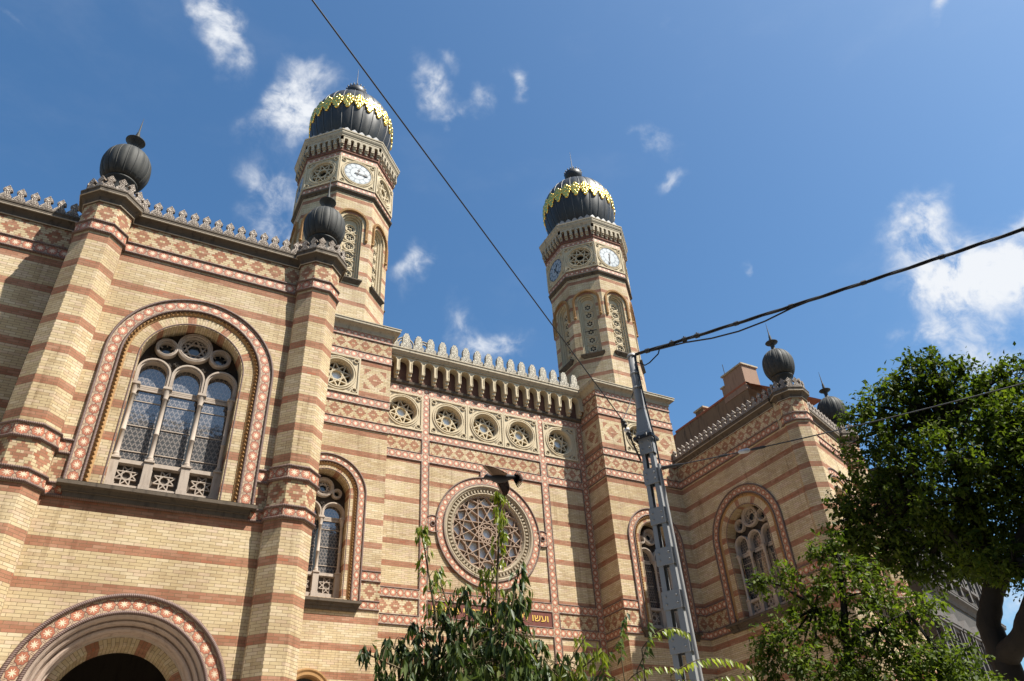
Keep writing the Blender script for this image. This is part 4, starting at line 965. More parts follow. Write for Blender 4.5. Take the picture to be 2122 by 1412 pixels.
for (y0, y1, z0, z1, tk) in ((24.7, 26.25, 22.6, 24.2, 1.1), (28.3, 29.0, 22.9, 23.3, .6)):
    c = MB(); c.box(f9, -y1, -y0, z0, z1, -tk, .03, 0); c.box(f9, -y1 - .08, -y0 + .08, z1, z1 + .09, -tk - .08, .11, 1, True)
    if z1 > 24: c.box(f9, -y1 - .28, -y1, z0, z1 - .62, -tk, .02, 0); c.box(f9, -y1 - .36, -y1, z1 - .62, z1 - .54, -tk - .06, .08, 1)
    ch = c.build('chimney', [stone_mat("salmon_chimney_render", (.30, .19, .13), (.24, .15, .105), (.13, .085, .06)) if z1 > 24 else fw_m, M_GREYC], fh)
an = MB(); an.tube([(FX + .5, 26.5, 23.6), (FX + .5, 26.5, 25.4)], .02, 5); an.build('lightning_rod', M_IRON, fh)

# ------------------------------------------------------------------ grey apartment house down the street
st_g = stone_mat("dark_grey_stucco", (.075, .068, .062), (.055, .05, .046), (.025, .023, .021), k=.8)  # stucco toned dark all over
st_l = stone_mat("light_grey_trim", (.125, .112, .105), (.09, .082, .076), (.04, .037, .034), k=.8)
AH = tag(empty("apartment_building", (0, 0, 0)), "dark grey apartment house with pedimented windows beyond the trees", "building")
AF = Fr(*RB.xy(9.9, .25), 20.5); AW = 15.5; AHt = 17.5
b = MB(); b.rect(AF, 0, AW, 0, AHt, 0, 0)
for q in (Fr(*AF.xy(0, -12), -69.5), ): b.rect(q, 0, 12, 0, AHt, 0, 0)
b.rect(Fr(*AF.xy(AW), 110.5), 0, 12, 0, AHt, 0, 0); b.build('wall', st_g, AH)
c = MB(); pth = [AF.xy(-.0), AF.xy(AW)]
for z, p_ in ((6.3, .22), (11.9, .35), (AHt - .2, .6)): c.sweep(pth, cornice_prof(z - .5, z, p_), False, 0)
c.build('cornice', st_l, AH)
for fl, (z0, z1, ped) in enumerate(((2.0, 4.8, 0), (7.4, 9.7, 1), (13.0, 15.4, 0))):
    for i in range(8):
        u = .95 + 1.93 * i
        s = MB(); s.box(AF, u - .62, u - .42, z0, z1, 0, .14); s.box(AF, u + .42, u + .62, z0, z1, 0, .14); s.box(AF, u - .72, u + .72, z1, z1 + .16, 0, .2); s.box(AF, u - .72, u + .72, z0 - .16, z0, 0, .22)
        if ped:
            solid(s, AF, [(u - .86, z1 + .30), (u + .86, z1 + .30), (u, z1 + .82)], 0, .34); s.box(AF, u - .86, u + .86, z1 + .16, z1 + .30, 0, .3)
            for sx in (-1, 1): s.box(AF, u + sx * .68 - .1, u + sx * .68 + .1, z1 - .5, z1 + .16, .14, .26)
        wf = s.build('window', st_l, AH)
        g_ = MB(); g_.rect(AF, u - .42, u + .42, z0, z1, .02, 0); g_.bar(AF, (u, z0), (u, z1), .06, .02, .05, 1); g_.bar(AF, (u - .42, z0 + (z1 - z0) * .65), (u + .42, z0 + (z1 - z0) * .65), .06, .02, .05, 1); g_.build('pane', [M_GLASS, st_l], wf)
for i in range(9):
    u = -.02 + 1.93 * i; s = MB(); s.box(AF, max(u - .17, 0), min(u + .17, AW), 12.3, 16.6, 0, .18); s.build('pilaster', st_l, AH)

# ------------------------------------------------------------------ steel tram pole
pr = 9.0; base = pat(1425, 1400, pr); PX_, PY_ = pat(1330, 860, pr).x, pat(1330, 860, pr).y
zat = lambda py, px: pat(px, py, pr).z
pole = tag(empty("tram_pole", (PX_, PY_, 0)), "tall grey steel tram pole of two channels joined by plates, with pipe on its side", "pole")
DEG = -63.0
PF = Fr(0, 0, DEG)
zc0, zc1 = zat(905, 1337), zat(845, 1332); ztop = zat(735, 1311)
for sx in (-1, 1):
    s = MB(); k = sx
    # a tapering U channel, its web outward
    def sec(z):
        a = .076 + (zc0 - z) * .0135; f_ = .046 + (zc0 - z) * .004
        return [(k * a, -f_), (k * (a - .012), f_ * .0), (k * a, f_), (k * a * .40, f_), (k * a * .40, f_ - .012), (k * (a - .014), f_ - .012), (k * (a - .014), -f_ + .012), (k * a * .40, -f_ + .012), (k * a * .40, -f_)]
    rows = [[PF.P(u, z, d) for u, d in sec(z)] for z in (0, zc0)]
    s.grid(rows, 0, True, False); s.build('channel', M_STEEL, pole)
zp = [zat(y, x) for x, y in ((1345, 960), (1353, 985), (1362, 1085), (1372, 1178), (1384, 1265), (1400, 1345))]
plates = [(zc0 - .27, zc0 - .02)] + [(z - .105, z + .105) for z in [zat(y, x) for x, y in ((1352, 990), (1364, 1072), (1378, 1156), (1391, 1246), (1404, 1336))]] + [(.9, 1.15), (1.9, 2.15), (2.75, 2.97)]
for z0, z1 in plates:
    g = .076 + (zc0 - z0) * .0135 + .006; fd = .046 + (zc0 - z0) * .004 + .001
    for d0, d1 in ((fd, fd + .012), (-fd - .012, -fd)):
        s = MB(); s.box(PF, -g, g, z0, z1, d0, d1, 0, True)
        for uu in (-.6, .6):
            for zz in (.3, .7): s.ringsweep(PF, g * uu, z0 + (z1 - z0) * zz, [(.016, d1 if d1 > 0 else d0), (.012, (d1 + .008) if d1 > 0 else (d0 - .008)), (.001, (d1 + .01) if d1 > 0 else (d0 - .01))], 0, 8)
        s.build('batten_plate', M_STEEL, pole)
    for sx in (-1, 1):
        s = MB(); u0, u1 = sorted((sx * g, sx * (g + .010))); s.box(PF, u0, u1, z0 + .01, z1 - .01, -fd, fd, 0, True); s.build('batten_plate', M_STEEL, pole)
s = MB(); q0 = [(-.090, -.066), (.090, -.066), (.090, .066), (-.090, .066)]
cap = [[PF.P(u * kx, z, d * kx) for u, d in q0] for kx, z in ((1.12, zc0 - .03), (1.12, zc0 + .05), (1.0, zc0 + .06), (.80, zc0 + .22), (.52, zc0 + .50), (.42, zc0 + .60))]
s.grid(cap, 0, True, False); s.build('tapered_cap', M_STEEL, pole)
s = MB(); s.lathe([(.062, zc0 + .4), (.058, zc0 + .8), (.055, ztop), (.0, ztop + .01)], (0, 0, 0), 16)
for z in (zc0 + .72, zc0 + 1.25, ztop - .35): s.lathe([(.06, z), (.068, z), (.068, z + .03), (.06, z + .03)], (0, 0, 0), 16)
s.build('top_tube', M_STEEL, pole)
s = MB(); s.tube([PF.P(.135 + zc0 * .0135, 0, .03), PF.P(.125, zc0 - .45, .03)], .023, 10); s.build('cable_pipe', M_STEEL, pole)
s = MB(); cbp = [PF.P(.06, ztop - .05, .02), PF.P(.075, zc0 + .7, .02), PF.P(.115, zc0 + .12, .03), PF.P(.135, zc0 - .1, .03), PF.P(.140, zc0 - .46, .03)]; s.tube(cbp, .011, 6); s.build('down_cable', M_CABLE, pole)
s = MB(); s.sweep([PF.xy(u * 1.05, d * 1.05) for u, d in ((-.108, .09), (.108, .09), (.108, -.09), (-.108, -.09))], [(.0, zc0 - .06), (.02, zc0 - .06), (.02, zc0 - .02), (.0, zc0 - .02)], True, 0)
for u in (-.05, .06): s.lathe([(.016, 0), (.016, .05), (.0, .055)], (*PF.xy(u, .118)[:2], zc0 - .06), 8)
s.build('clamp_band', M_IRON, pole)
def P0(u, z, d): v = PF.P(u, z, d); return Vector((v[0] + PX_, v[1] + PY_, v[2]))

# overhead wires, each with its fittings
def sag(a, b, n, s): return [a.lerp(b, i / n) - Vector((0, 0, s * 4 * (i / n) * (1 - i / n))) for i in range(n + 1)]
A0 = pat(1318, 897, pr - .05); B0 = pdir(653, 0); B0 = EYE + B0 * ((7.35 - 1.6) / B0.z); E0 = B0 + (B0 - A0) * .8
wr = tag(empty("span_wire", A0), "thin black span wire running diagonally from the pole up past the left tower", "wire")
wr.location = (0, 0, 0)
m_ = MB(); m_.tube(sag(pat(1288, 868, pr - .3), E0, 24, .0), .0075, 6); m_.build('wire', M_CABLE, wr)
m_ = MB(); iA, iB = pat(1288, 868, pr - .3), P0(-.10, zc0 - .34, .05)
m_.tube([iA, iB], .014, 6)
dv = (iB - iA)
for f_, r_ in ((.08, .03), (.16, .034), (.36, .03), (.44, .026)): c_ = iA + dv * f_; m_.tube([c_ - dv * .05, c_ - dv * .03, c_ + dv * .03, c_ + dv * .05], [.012, r_, r_, .012], 10)
m_.build('tensioner', M_IRON, wr)
m_ = MB(); c_ = iA + dv * .27; m_.tube([c_ - dv * .05, c_ - dv * .03, c_, c_ + dv * .03, c_ + dv * .05], [.015, .034, .04, .034, .015], 12); m_.build('insulator', M_PORC, wr)
m_ = MB(); t0 = P0(-.06, zc0 + .72, 0); m_.tube([t0, t0.lerp(iA, .35) + Vector((0, 0, -.04)), t0.lerp(iA, .7) + Vector((0, 0, -.05)), iA + dv * .05], .006, 5); m_.build('stay_wire', M_IRON, wr)

Q0 = P0(.06, ztop - .02, .0); Q1 = pdir(2122, 450); Q1 = EYE + Q1 * ((Q0.z + .1 - 1.6) / Q1.z); Q1.z += .0; Q2 = Q1 + (Q1 - Q0) * 1.2
cbl = tag(empty("power_cable", (0, 0, 0)), "thick twisted black cable from pole top rising to the right edge", "cable")
line = sag(Q0, Q2, 60, .16)
def helix(line, r, turns, ph):
    out = []; n = len(line) * 4
    for i in range(n):
        f = i / (n - 1) * (len(line) - 1); k = min(int(f), len(line) - 2); p = line[k].lerp(line[k + 1], f - k); t = (line[k + 1] - line[k]).normalized()
        x = t.cross(Vector((0, 0, 1))).normalized(); y = x.cross(t); a = ph + 2 * math.pi * turns * i / n
        out.append(p + (x * math.cos(a) + y * math.sin(a)) * r)
    return out
for ph in (0, 2.1, 4.2):
    m_ = MB(); m_.tube(helix(line, .0135, 7, ph), .011, 6); m_.build('strand', M_CABLE, cbl)
for k in (1, 3, 4, 5, 8, 12, 17, 22, 27): 
    m_ = MB(); p = line[k]; t = (line[k + 1] - line[k]).normalized(); m_.tube([p - t * .03, p + t * .03], .034 if k < 6 else .03, 8)
    if k in (3, 4, 5): m_.tube([p, p + Vector((0, 0, .05))], .012, 6)
    m_.build('cable_clip', M_IRON, cbl)
lo_ = [line[0]] + [line[k] - Vector((0, 0, s_)) for k, s_ in ((2, .03), (4, .05), (6, .11), (8, .13), (10, .10), (12, .03), (14, .0))]
m_ = MB(); m_.tube(lo_, .011, 6); m_.build('loose_strand', M_CABLE, cbl)
lp = [P0(.05, ztop - .05, .05)]; d_ = (line[3] - line[0]); 
lp = [line[2] + Vector((0, 0, -.01)), line[1].lerp(line[2], .8) + Vector((0, 0, -.10)), line[1] + Vector((0, 0, -.20)), line[0].lerp(line[1], .6) + Vector((0, 0, -.22)), P0(.06, ztop - .16, .03), P0(.06, ztop - .3, .03)]
m_ = MB(); m_.tube(lp, .009, 6); m_.build('cable_loop', M_CABLE, cbl)

L0 = P0(.13, zat(975, 1372), .02); L1 = pdir(2080, 783); L1 = EYE + L1 * ((5.5 - 1.6) / L1.z); L2 = L1 + (L1 - L0) * .8
lw = tag(empty("lower_wire", (0, 0, 0)), "thin lower wire with white insulator from pole side into the big tree", "wire")
ln = sag(L0, L2, 40, .12)
m_ = MB(); m_.tube(ln[:1] + ln[1:], .0075, 5); m_.build('wire', M_CABLE, lw)
m_ = MB()
def at(f): k = f * 40; i = int(k); return ln[i].lerp(ln[i + 1], k - i)
FI = .155
m_.tube([at(FI - .010), at(FI - .006), at(FI + .006), at(FI + .010)], [.014, .026, .028, .014], 12); m_.build('insulator', M_PORC, lw)
m_ = MB(); m_.tube([at(FI + .011), at(FI + .016), at(FI + .034), at(FI + .038)], [.010, .016, .018, .008], 8); m_.build('turnbuckle', M_IRON, lw); m_ = MB(); m_.tube([at(FI - .045), at(FI - .03)], .016, 8)
m_.build('tensioner', M_IRON, lw); m_ = MB(); m_.tube([at(.004), at(.012), at(.03), at(.045)], [.03, .024, .02, .008], 8); m_.build('hook', M_IRON, lw)

# ------------------------------------------------------------------ block across the street, mirrored in the window glass
OB = tag(empty("apartment_building", (0, 0, 0)), "tall plain apartment block across the street, mirrored as darkness in the window panes", "building")
ob_m = stone_mat("beige_stucco", (.30, .26, .21), (.24, .21, .17), (.14, .12, .10)); OF = Fr(45, -12.0, 180)
b = MB(); b.rect(OF, 0, 90, 0, 27.4, 0, 0); b.rect(Fr(-45, -24, 90), 0, 12, 0, 27.4); b.rect(Fr(45, -12, -90), 0, 12, 0, 27.4); b.build('wall', ob_m, OB)
b = MB(); b.sweep([OF.xy(0), OF.xy(90)], cornice_prof(26.6, 27.4, .6), False, 0); b.build('cornice', ob_m, OB)
b = MB(); b.poly([OF.P(-.5, 27.4, .6), OF.P(90.5, 27.4, .6), OF.P(90.5, 27.4, -12), OF.P(-.5, 27.4, -12)]); b.build('roof', rt_, OB)
wp = None
for fl in range(6):
    for i in range(15):
        if wp is None:
            g_ = MB(); F0 = Fr(0, 0, 180); g_.box(F0, -.75, -.6, 0, 2.2, 0, .12); g_.box(F0, .6, .75, 0, 2.2, 0, .12); g_.box(F0, -.85, .85, 2.2, 2.45, 0, .2); g_.box(F0, -.85, .85, -.2, 0, 0, .2); g_.rect(F0, -.6, .6, 0, 2.2, .02, 1); wp = g_.build('window', [st_l, M_GLASS], OB); o = wp
        else: o = wp.copy(); COL.objects.link(o); o.parent = OB
        o.location = OF.P(3 + 6 * i, 1.8 + 4.0 * fl, 0)

# ------------------------------------------------------------------ pigeon in flight
def bird():
    c = pat(1038, 990, 6.8); X = RT.copy(); X.normalize()      # flies to the left of the picture, seen from below
    Fd = (-X + Vector((0, .12, .02))).normalized(); Up = Vector((.12, -.52, .84)); Up = (Up - Fd * Up.dot(Fd)).normalized(); Sd = Fd.cross(Up)
    W_ = lambda f, s, u: c + Fd * f + Sd * s + Up * u
    root = tag(empty("pigeon", (0, 0, 0)), "dark pigeon flying left in front of the rose window, wings beating", "bird")
    b = MB(); prof = [(.175, .004, 0), (.16, .018, .012), (.14, .027, .016), (.12, .026, .012), (.10, .03, .004), (.07, .045, -.002), (.03, .054, -.006), (-.02, .050, -.004), (-.07, .036, .0), (-.11, .024, .002), (-.15, .016, .002)]
    b.grid([[W_(f, r * math.cos(2 * math.pi * i / 14), u + r * .92 * math.sin(2 * math.pi * i / 14)) for i in range(14)] for f, r, u in prof], 0, True, True)
    body = b.build('body', plain("dark_slate_feathers", (.028, .026, .030), .6, 0, .3, .35, 30), root)
    k = MB(); k.lathe([(0, 0)], (0, 0, 0), 3) if False else None
    k.tube([W_(.172, 0, .0), W_(.188, 0, -.004), W_(.196, 0, -.010)], [.008, .006, .002], 6); k.build('beak', M_IRON, root)
    fm = plain("brown_grey_flight_feathers", (.20, .13, .09), .6, 0, .3, .35, 18)
    fm2 = plain("dark_tail_feathers", (.020, .018, .019), .6, 0, .3, .3, 18)
    def feathers(root_pts, tips, wid, mat, name, camber=.006):
        q = MB()
        for (a, bq, w0) in zip(root_pts, tips, wid):
            d = bq - a; t = d.normalized(); n = t.cross(Up if abs(t.dot(Up)) < .9 else Fd).normalized(); up = n.cross(t)
            pts = [(0, .5), (.3, .85), (.7, 1.0), (.92, .7), (1.0, .12)]
            rows = [[a + d * f - n * w0 * g, a + d * f + up * camber, a + d * f + n * w0 * g] for f, g in pts]
            q.grid(rows, 0, False, True); 
            rows2 = [[v - up * .0015 for v in r] for r in rows]; q.grid(rows2, 0, False, True)
        return q.build(name, mat, root)
    # far wing raised, near wing swept down towards the viewer
    n = 18
    rp_ = [W_(.075 - .125 * i / (n - 1), -.035, .02) for i in range(n)]
    tp = [W_(.15 - .20 * (i / (n - 1)) ** .8, -.19 + .10 * (i / (n - 1)), .12 - .075 * (i / (n - 1)) ** 1.4) for i in range(n)]
    feathers(rp_, tp, [.022] * n, fm, 'wing')
    rp_ = [W_(.065 - .125 * i / (n - 1), .035, .0) for i in range(n)]
    tp = [W_(-.015 - .065 * (i / (n - 1)), .10 - .02 * (i / (n - 1)) ** 1.5, -.20 + .09 * (i / (n - 1)) ** 1.6) for i in range(n)]
    feathers(rp_, tp, [.016] * n, fm, 'wing')
    m = 15; rp_ = [W_(-.12, .012 * (i / (m - 1) - .5), .012 * (i / (m - 1) - .5)) for i in range(m)]
    tp = [W_(-.22 + .05 * (abs(i / (m - 1) - .5) * 2) ** 2, .03 * (i / (m - 1) - .5), -.02 + .165 * (i / (m - 1) - .5)) for i in range(m)]
    feathers(rp_, tp, [.023] * m, fm2, 'tail')
bird()

# ------------------------------------------------------------------ trees
def leaf_mat(name, stops, trans, rough=.45, gl=.45):
    m, t, b = new_mat(name, rough, spec=gl); g = t.n('ShaderNodeNewGeometry')
    c = t.ramp(g.outputs['Random Per Island'], stops); n = t.noise(objc(t), .9, 3, .6); c = t.mul(c, t.mix(t.ss(n, .3, .7), (.5, .55, .5), (1.45, 1.38, 1.3)))
    t.put(b.inputs['Base Color'], c); tl = t.n('ShaderNodeBsdfTranslucent'); t.put(tl.inputs[0], t.mul(c, (1.5, 1.6, .7)))
    mx = t.n('ShaderNodeMixShader'); mx.inputs[0].default_value = trans; t.nt.links.new(b.outputs[0], mx.inputs[1]); t.nt.links.new(tl.outputs[0], mx.inputs[2])
    t.nt.links.new(mx.outputs[0], t.nt.nodes['Material Output'].inputs[0]); return m
M_BARK = stone_mat("tree_bark", (.026, .021, .017), (.017, .014, .011), (.008, .007, .006), 4, bs=1.0)
M_TWIG = plain("green_brown_twig", (.11, .085, .045), .7, 0, .2, .3, 12)
M_LEAFD = leaf_mat("glossy_dark_leaf", [(0, (.030, .052, .016)), (.5, (.052, .082, .023)), (.85, (.08, .112, .028)), (1, (.12, .145, .03))], .3, .48, .34)
M_LEAFY = leaf_mat("young_yellow_leaf", [(0, (.16, .20, .025)), (.6, (.22, .25, .03)), (1, (.11, .16, .025))], .45, .4, .5)
M_LEAFB = leaf_mat("deep_green_leaf", [(0, (.028, .046, .007)), (.5, (.050, .077, .010)), (1, (.09, .12, .016))], .4, .62, .16)
M_LEAFM = leaf_mat("mid_green_leaf", [(0, (.040, .064, .009)), (.55, (.070, .105, .014)), (1, (.12, .155, .022))], .38, .58, .2)

def leaf_mesh(name, pos, dirs, nrm, L, W_, mat, parent, fold=.25, droop=.25):
    """many folded, pointed leaves as one mesh; arrays of base, direction, normal, length, width"""
    n = len(pos); d = dirs / np.linalg.norm(dirs, axis=1, keepdims=True); s = np.cross(d, nrm); s /= np.linalg.norm(s, axis=1, keepdims=True) + 1e-9; u = np.cross(s, d)
    L = L[:, None]; W_ = W_[:, None]
    mid = pos + d * L * .45 - u * (W_ * fold); tip = pos + d * L - u * L * droop
    a = pos + d * L * .38 + s * W_ * .5; b = pos + d * L * .38 - s * W_ * .5
    V = np.stack([pos, a, mid, b, tip], 1).reshape(-1, 3); i = np.arange(n) * 5
    F = np.stack([np.stack([i, i + 2, i + 1], 1), np.stack([i, i + 3, i + 2], 1), np.stack([i + 1, i + 2, i + 4], 1), np.stack([i + 2, i + 3, i + 4], 1)], 1).reshape(-1, 3)
    me = bpy.data.meshes.new(name); me.vertices.add(len(V)); me.vertices.foreach_set("co", V.ravel().astype(np.float32))
    me.loops.add(F.size); me.loops.foreach_set("vertex_index", F.ravel().astype(np.int32)); me.polygons.add(len(F))
    me.polygons.foreach_set("loop_start", np.arange(0, F.size, 3, dtype=np.int32)); me.polygons.foreach_set("loop_total", np.full(len(F), 3, np.int32)); me.update(); me.validate()
    me.materials.append(mat); o = bpy.data.objects.new(name, me); COL.objects.link(o); o.parent = parent; return o
def bez(a, b, c, n): return [a * ((1 - t) ** 2) + b * (2 * t * (1 - t)) + c * (t * t) for t in [i / n for i in range(n + 1)]]

def big_tree(name, label, root, forks, clumps, r, leafL, mat, per, group, trunk_r, seed, limbs=True):
    g = np.random.default_rng(seed)
    tr = tag(empty(name, (root.x, root.y, 0)), label, "tree", group); off = Vector((root.x, root.y, 0))
    tb = MB()
    for path, r0, r1 in forks:
        n = len(path); P = []
        for i in range(n - 1):
            for q in range(6): t = q / 6; P.append(path[i].lerp(path[i + 1], t))
        P.append(path[-1]); P = [P[0]] + [(P[i - 1] + P[i] * 2 + P[i + 1]) / 4 for i in range(1, len(P) - 1)] + [P[-1]]; P = [P[0]] + [(P[i - 1] + P[i] + P[i + 1]) / 3 for i in range(1, len(P) - 1)] + [P[-1]]
        P = [p + Vector(g.normal(0, r0 * .04, 3)) * (1 if 0 < i < len(P) - 1 else 0) for i, p in enumerate(P)]
        tb.tube([p - off for p in P], [r0 + (r1 - r0) * (i / (len(P) - 1)) ** .8 for i in range(len(P))], 10)
    tb.build('trunk', M_BARK, tr)
    cen = [(pat(px, py, rr), rad / PXF * (rr / .8) * .88) for px, py, rad, rr in clumps]
    lb = MB()
    ends = [f[0][-1] for f in forks] + [f[0][-2] for f in forks]
    pos = []; dr = []; nm = []; LL = []
    for c, rad in cen:
        e = min(ends, key=lambda p: (p - c).length); m_ = e.lerp(c, .5) + Vector((0, 0, .12 * (c - e).length))
        P = bez(e, m_, c, 8); lb.tube([p - off for p in P], [trunk_r * .36 * (1 - i / 10) for i in range(9)], 6)
        # sub-twigs with sprays of leaves: clumps within the clump leave gaps and uneven outlines
        ns = int(max(16, per * (rad ** 2) * 8 * g.uniform(.6, 1.15)))
        for k in range(ns):
            v = g.normal(0, 1, 3); v /= np.linalg.norm(v); rr_ = rad * (g.random() ** .45) * (1.0 + .35 * g.normal() * .5)
            p = np.array(c) + v * rr_ * np.array([1, 1, .82]); tw = v * .6 + np.array([0, 0, .15]) + g.normal(0, .5, 3); tw /= np.linalg.norm(tw)
            if k % 8 == 0:
                a = c.lerp(Vector(p), .25); lb.tube([a - off, Vector(p) - off], [trunk_r * .10, trunk_r * .03], 4)
            m = int(g.integers(8, 20)); t = g.random(m); ln_ = .34 * leafL / .1 * g.uniform(.7, 1.25)
            bp = p + tw * (t[:, None] - .4) * ln_ + g.normal(0, leafL * .35, (m, 3))
            dd = g.normal(0, .8, (m, 3)) + tw * .5 + np.array([0, 0, -.35]); nn = g.normal(0, .55, (m, 3)) + np.array([.1, -.25, 1.0])
            pos.append(bp); dr.append(dd); nm.append(nn); LL.append(leafL * g.uniform(.5, 1.4, m))
    lb.build('branches', M_BARK, tr)
    pos = np.concatenate(pos) - np.array(off); LL = np.concatenate(LL)
    leaf_mesh('crown', pos, np.concatenate(dr), np.concatenate(nm), LL, LL * .52, mat, tr)
    return tr
rb_ = 15.0
base_b = pat(2130, 1560, rb_); base_b.z = 0
f1 = [Vector((base_b.x, base_b.y, -.1)), pat(2085, 1375, rb_), pat(2048, 1295, rb_), pat(2062, 1210, rb_ - .1), pat(2040, 1120, rb_), pat(2000, 1010, rb_), pat(1955, 880, rb_)]
f2 = [pat(2055, 1235, rb_), pat(2085, 1180, rb_), pat(2130, 1090, rb_ - .4), pat(2170, 980, rb_ - .6)]
f3 = [pat(2075, 1370, rb_ + .1), pat(2115, 1330, rb_ - .5), pat(2135, 1260, rb_ - .7), pat(2165, 1170, rb_ - 1)]
f4 = [pat(2045, 1140, rb_), pat(1960, 1090, rb_ - .3), pat(1880, 1040, rb_ - .2)]
BIGC = [(1912, 790, 58, 14.8), (1862, 815, 40, 14.8), (1955, 795, 45, 15.2), (1805, 842, 52, 14.6), (1885, 862, 70, 15), (1965, 850, 65, 15.3), (2042, 800, 42, 15), (2105, 800, 52, 15.4), (2070, 830, 45, 15.2), (2150, 860, 90, 15), (2115, 880, 60, 14.6), (2050, 880, 70, 15),
        (1985, 930, 90, 14.6), (2090, 950, 85, 14.6), (1850, 935, 75, 14.8), (1795, 905, 42, 14.8), (1900, 1000, 95, 14.6), (2010, 1040, 95, 14.8), (2110, 1050, 85, 14.8), (1815, 1010, 65, 15), (1780, 1070, 50, 15), (1850, 1090, 78, 15),
        (1940, 1110, 88, 15.2), (2030, 1140, 60, 15.4), (1770, 1130, 48, 15), (1830, 1160, 62, 15.2), (1925, 1180, 45, 15.4), (2120, 1130, 60, 15.0), (2060, 1165, 40, 14.4), (2100, 1175, 36, 14.2), (2150, 1180, 50, 14.4), (2020, 1175, 34, 14.6), (2200, 1000, 110, 15), (2230, 1130, 90, 15), (1985, 1185, 36, 15.6), (2220, 850, 80, 15.2), (1745, 1100, 26, 15.1), (1768, 862, 24, 14.8), (1752, 1050, 22, 15), (1992, 768, 28, 15.2), (2070, 775, 26, 15.3), (1888, 752, 22, 14.8), (1935, 748, 20, 14.9), (2120, 760, 24, 15.4), (1835, 812, 24, 14.8)]
big_tree("street_tree", "large dark green street tree with forked trunk at the right edge", base_b, [(f1, .25, .08), (f2, .16, .07), (f3, .21, .10), (f4, .10, .04)], BIGC, rb_, .098, M_LEAFB, 27, None, .22, 3)
rm_ = 9.5; bm = pat(1745, 1500, rm_); bm.z = 0
g1 = [Vector((bm.x, bm.y, -.1)), pat(1752, 1330, rm_), pat(1748, 1240, rm_), pat(1735, 1150, rm_)]
g2 = [pat(1752, 1330, rm_), pat(1690, 1260, rm_), pat(1620, 1215, rm_)]
g3 = [pat(1752, 1340, rm_), pat(1820, 1300, rm_), pat(1880, 1270, rm_)]
MIDC = [(1722, 1128, 22, 9.5), (1748, 1165, 34, 9.5), (1735, 1210, 34, 9.4), (1700, 1215, 28, 9.5), (1620, 1195, 26, 9.3), (1580, 1210, 18, 9.3), (1655, 1225, 30, 9.4), (1800, 1230, 42, 9.6), (1790, 1180, 28, 9.6), (1690, 1270, 46, 9.4), (1630, 1310, 44, 9.2), (1745, 1290, 52, 9.5), (1840, 1290, 60, 9.6),
        (1590, 1350, 42, 9.2), (1660, 1370, 55, 9.2), (1740, 1380, 60, 9.4), (1820, 1370, 62, 9.5), (1900, 1350, 62, 9.6), (1970, 1385, 62, 9.6), (1900, 1262, 40, 9.7), (1600, 1410, 50, 9.2), (1700, 1430, 60, 9.2), (1800, 1440, 60, 9.4), (1900, 1440, 70, 9.5), (2000, 1440, 60, 9.5), (1690, 1150, 18, 9.4)]
big_tree("young_street_tree", "mid green bushy tree growing in front of the right wing corner", bm, [(g1, .07, .02), (g2, .035, .012), (g3, .04, .012)], MIDC, rm_, .060, M_LEAFM, 62, None, .05, 11)

# the leafy sapling below the rose window: long glossy drooping leaves, pale young tips
def sapling(name, label, base, stems, r, seed):
    g = np.random.default_rng(seed); root = tag(empty(name, (base.x, base.y, 0)), label, "tree"); off = Vector((base.x, base.y, 0))
    wood = MB(); D = []; YS = []
    for (px, py, dr, sz, pale, bend, r0) in stems:
        Y = []; YS.append(Y)
        tip = pat(px, py, r + dr); a = pat(*bend, r + dr * .5) if bend else Vector((base.x, base.y, max(tip.z - 1.6, .4)))
        start = Vector((base.x, base.y, max(0.0, a.z - 1.3))) if not bend or r0 else a
        P = bez(start, a, tip, 14); wood.tube([p - off for p in P], [(r0 or .012) * (1 - .85 * i / 14) + .002 for i in range(15)], 6)
        Ltot = (tip - a).length
        nleaf = int(135 * sz * max(Ltot, .5) * (1.25 if sz < .6 else 1))
        for k in range(nleaf):
            t = 1 - .78 * g.random() ** (1.7 if sz < .65 else 1.15); i = min(int(t * 14), 13); p = P[i].lerp(P[i + 1], t * 14 - i); ax = (P[i + 1] - P[i]).normalized()
            th = g.random() * 2 * math.pi; x = ax.orthogonal().normalized(); y = ax.cross(x); side = x * math.cos(th) + y * math.sin(th)
            rl = (.05 + .20 * (1 - t) ** .8) * g.uniform(.5, 1.3) if sz > .6 else (.045 + .07 * (1 - t)) * g.uniform(.6, 1.5)
            tw = p + side * rl + Vector((0, 0, .03 - .25 * rl))
            if rl > .07 and k % 2 == 0: wood.tube([p - off, p.lerp(tw, .5) + Vector((0, 0, .025)) - off, tw - off], [.004, .003, .0015], 4)
            young = pale > 0 and (t > 1 - pale)
            m = int(g.integers(2, 5))
            for q in range(m):
                bp = p.lerp(tw, g.uniform(.35, 1)); d = side * g.uniform(.1, .6) + Vector((0, 0, -1)) * g.uniform(.7, 1.7) + Vector(g.normal(0, .28, 3)); nn = side + Vector((0, 0, .5)) + Vector(g.normal(0, .45, 3))
                ln_ = g.uniform(.06, .115) * (.8 if young else 1)
                (Y if young else D).append((bp, d, nn, ln_))
    wood.build('stem', M_TWIG, root)
    for arr, mt, nme in [(D, M_LEAFD, 'foliage')] + [(q, M_LEAFY, 'young_shoot') for q in YS]:
        if len(arr) > 2:
            pos = np.array([np.array(q[0] - off) for q in arr]); L = np.array([q[3] for q in arr])
            leaf_mesh(nme, pos, np.array([np.array(q[1]) for q in arr]), np.array([np.array(q[2]) for q in arr]), L, L * .31, mt, root, .25, .16)
    return root
bs = pat(1015, 1500, 5.6); bs.z = 0
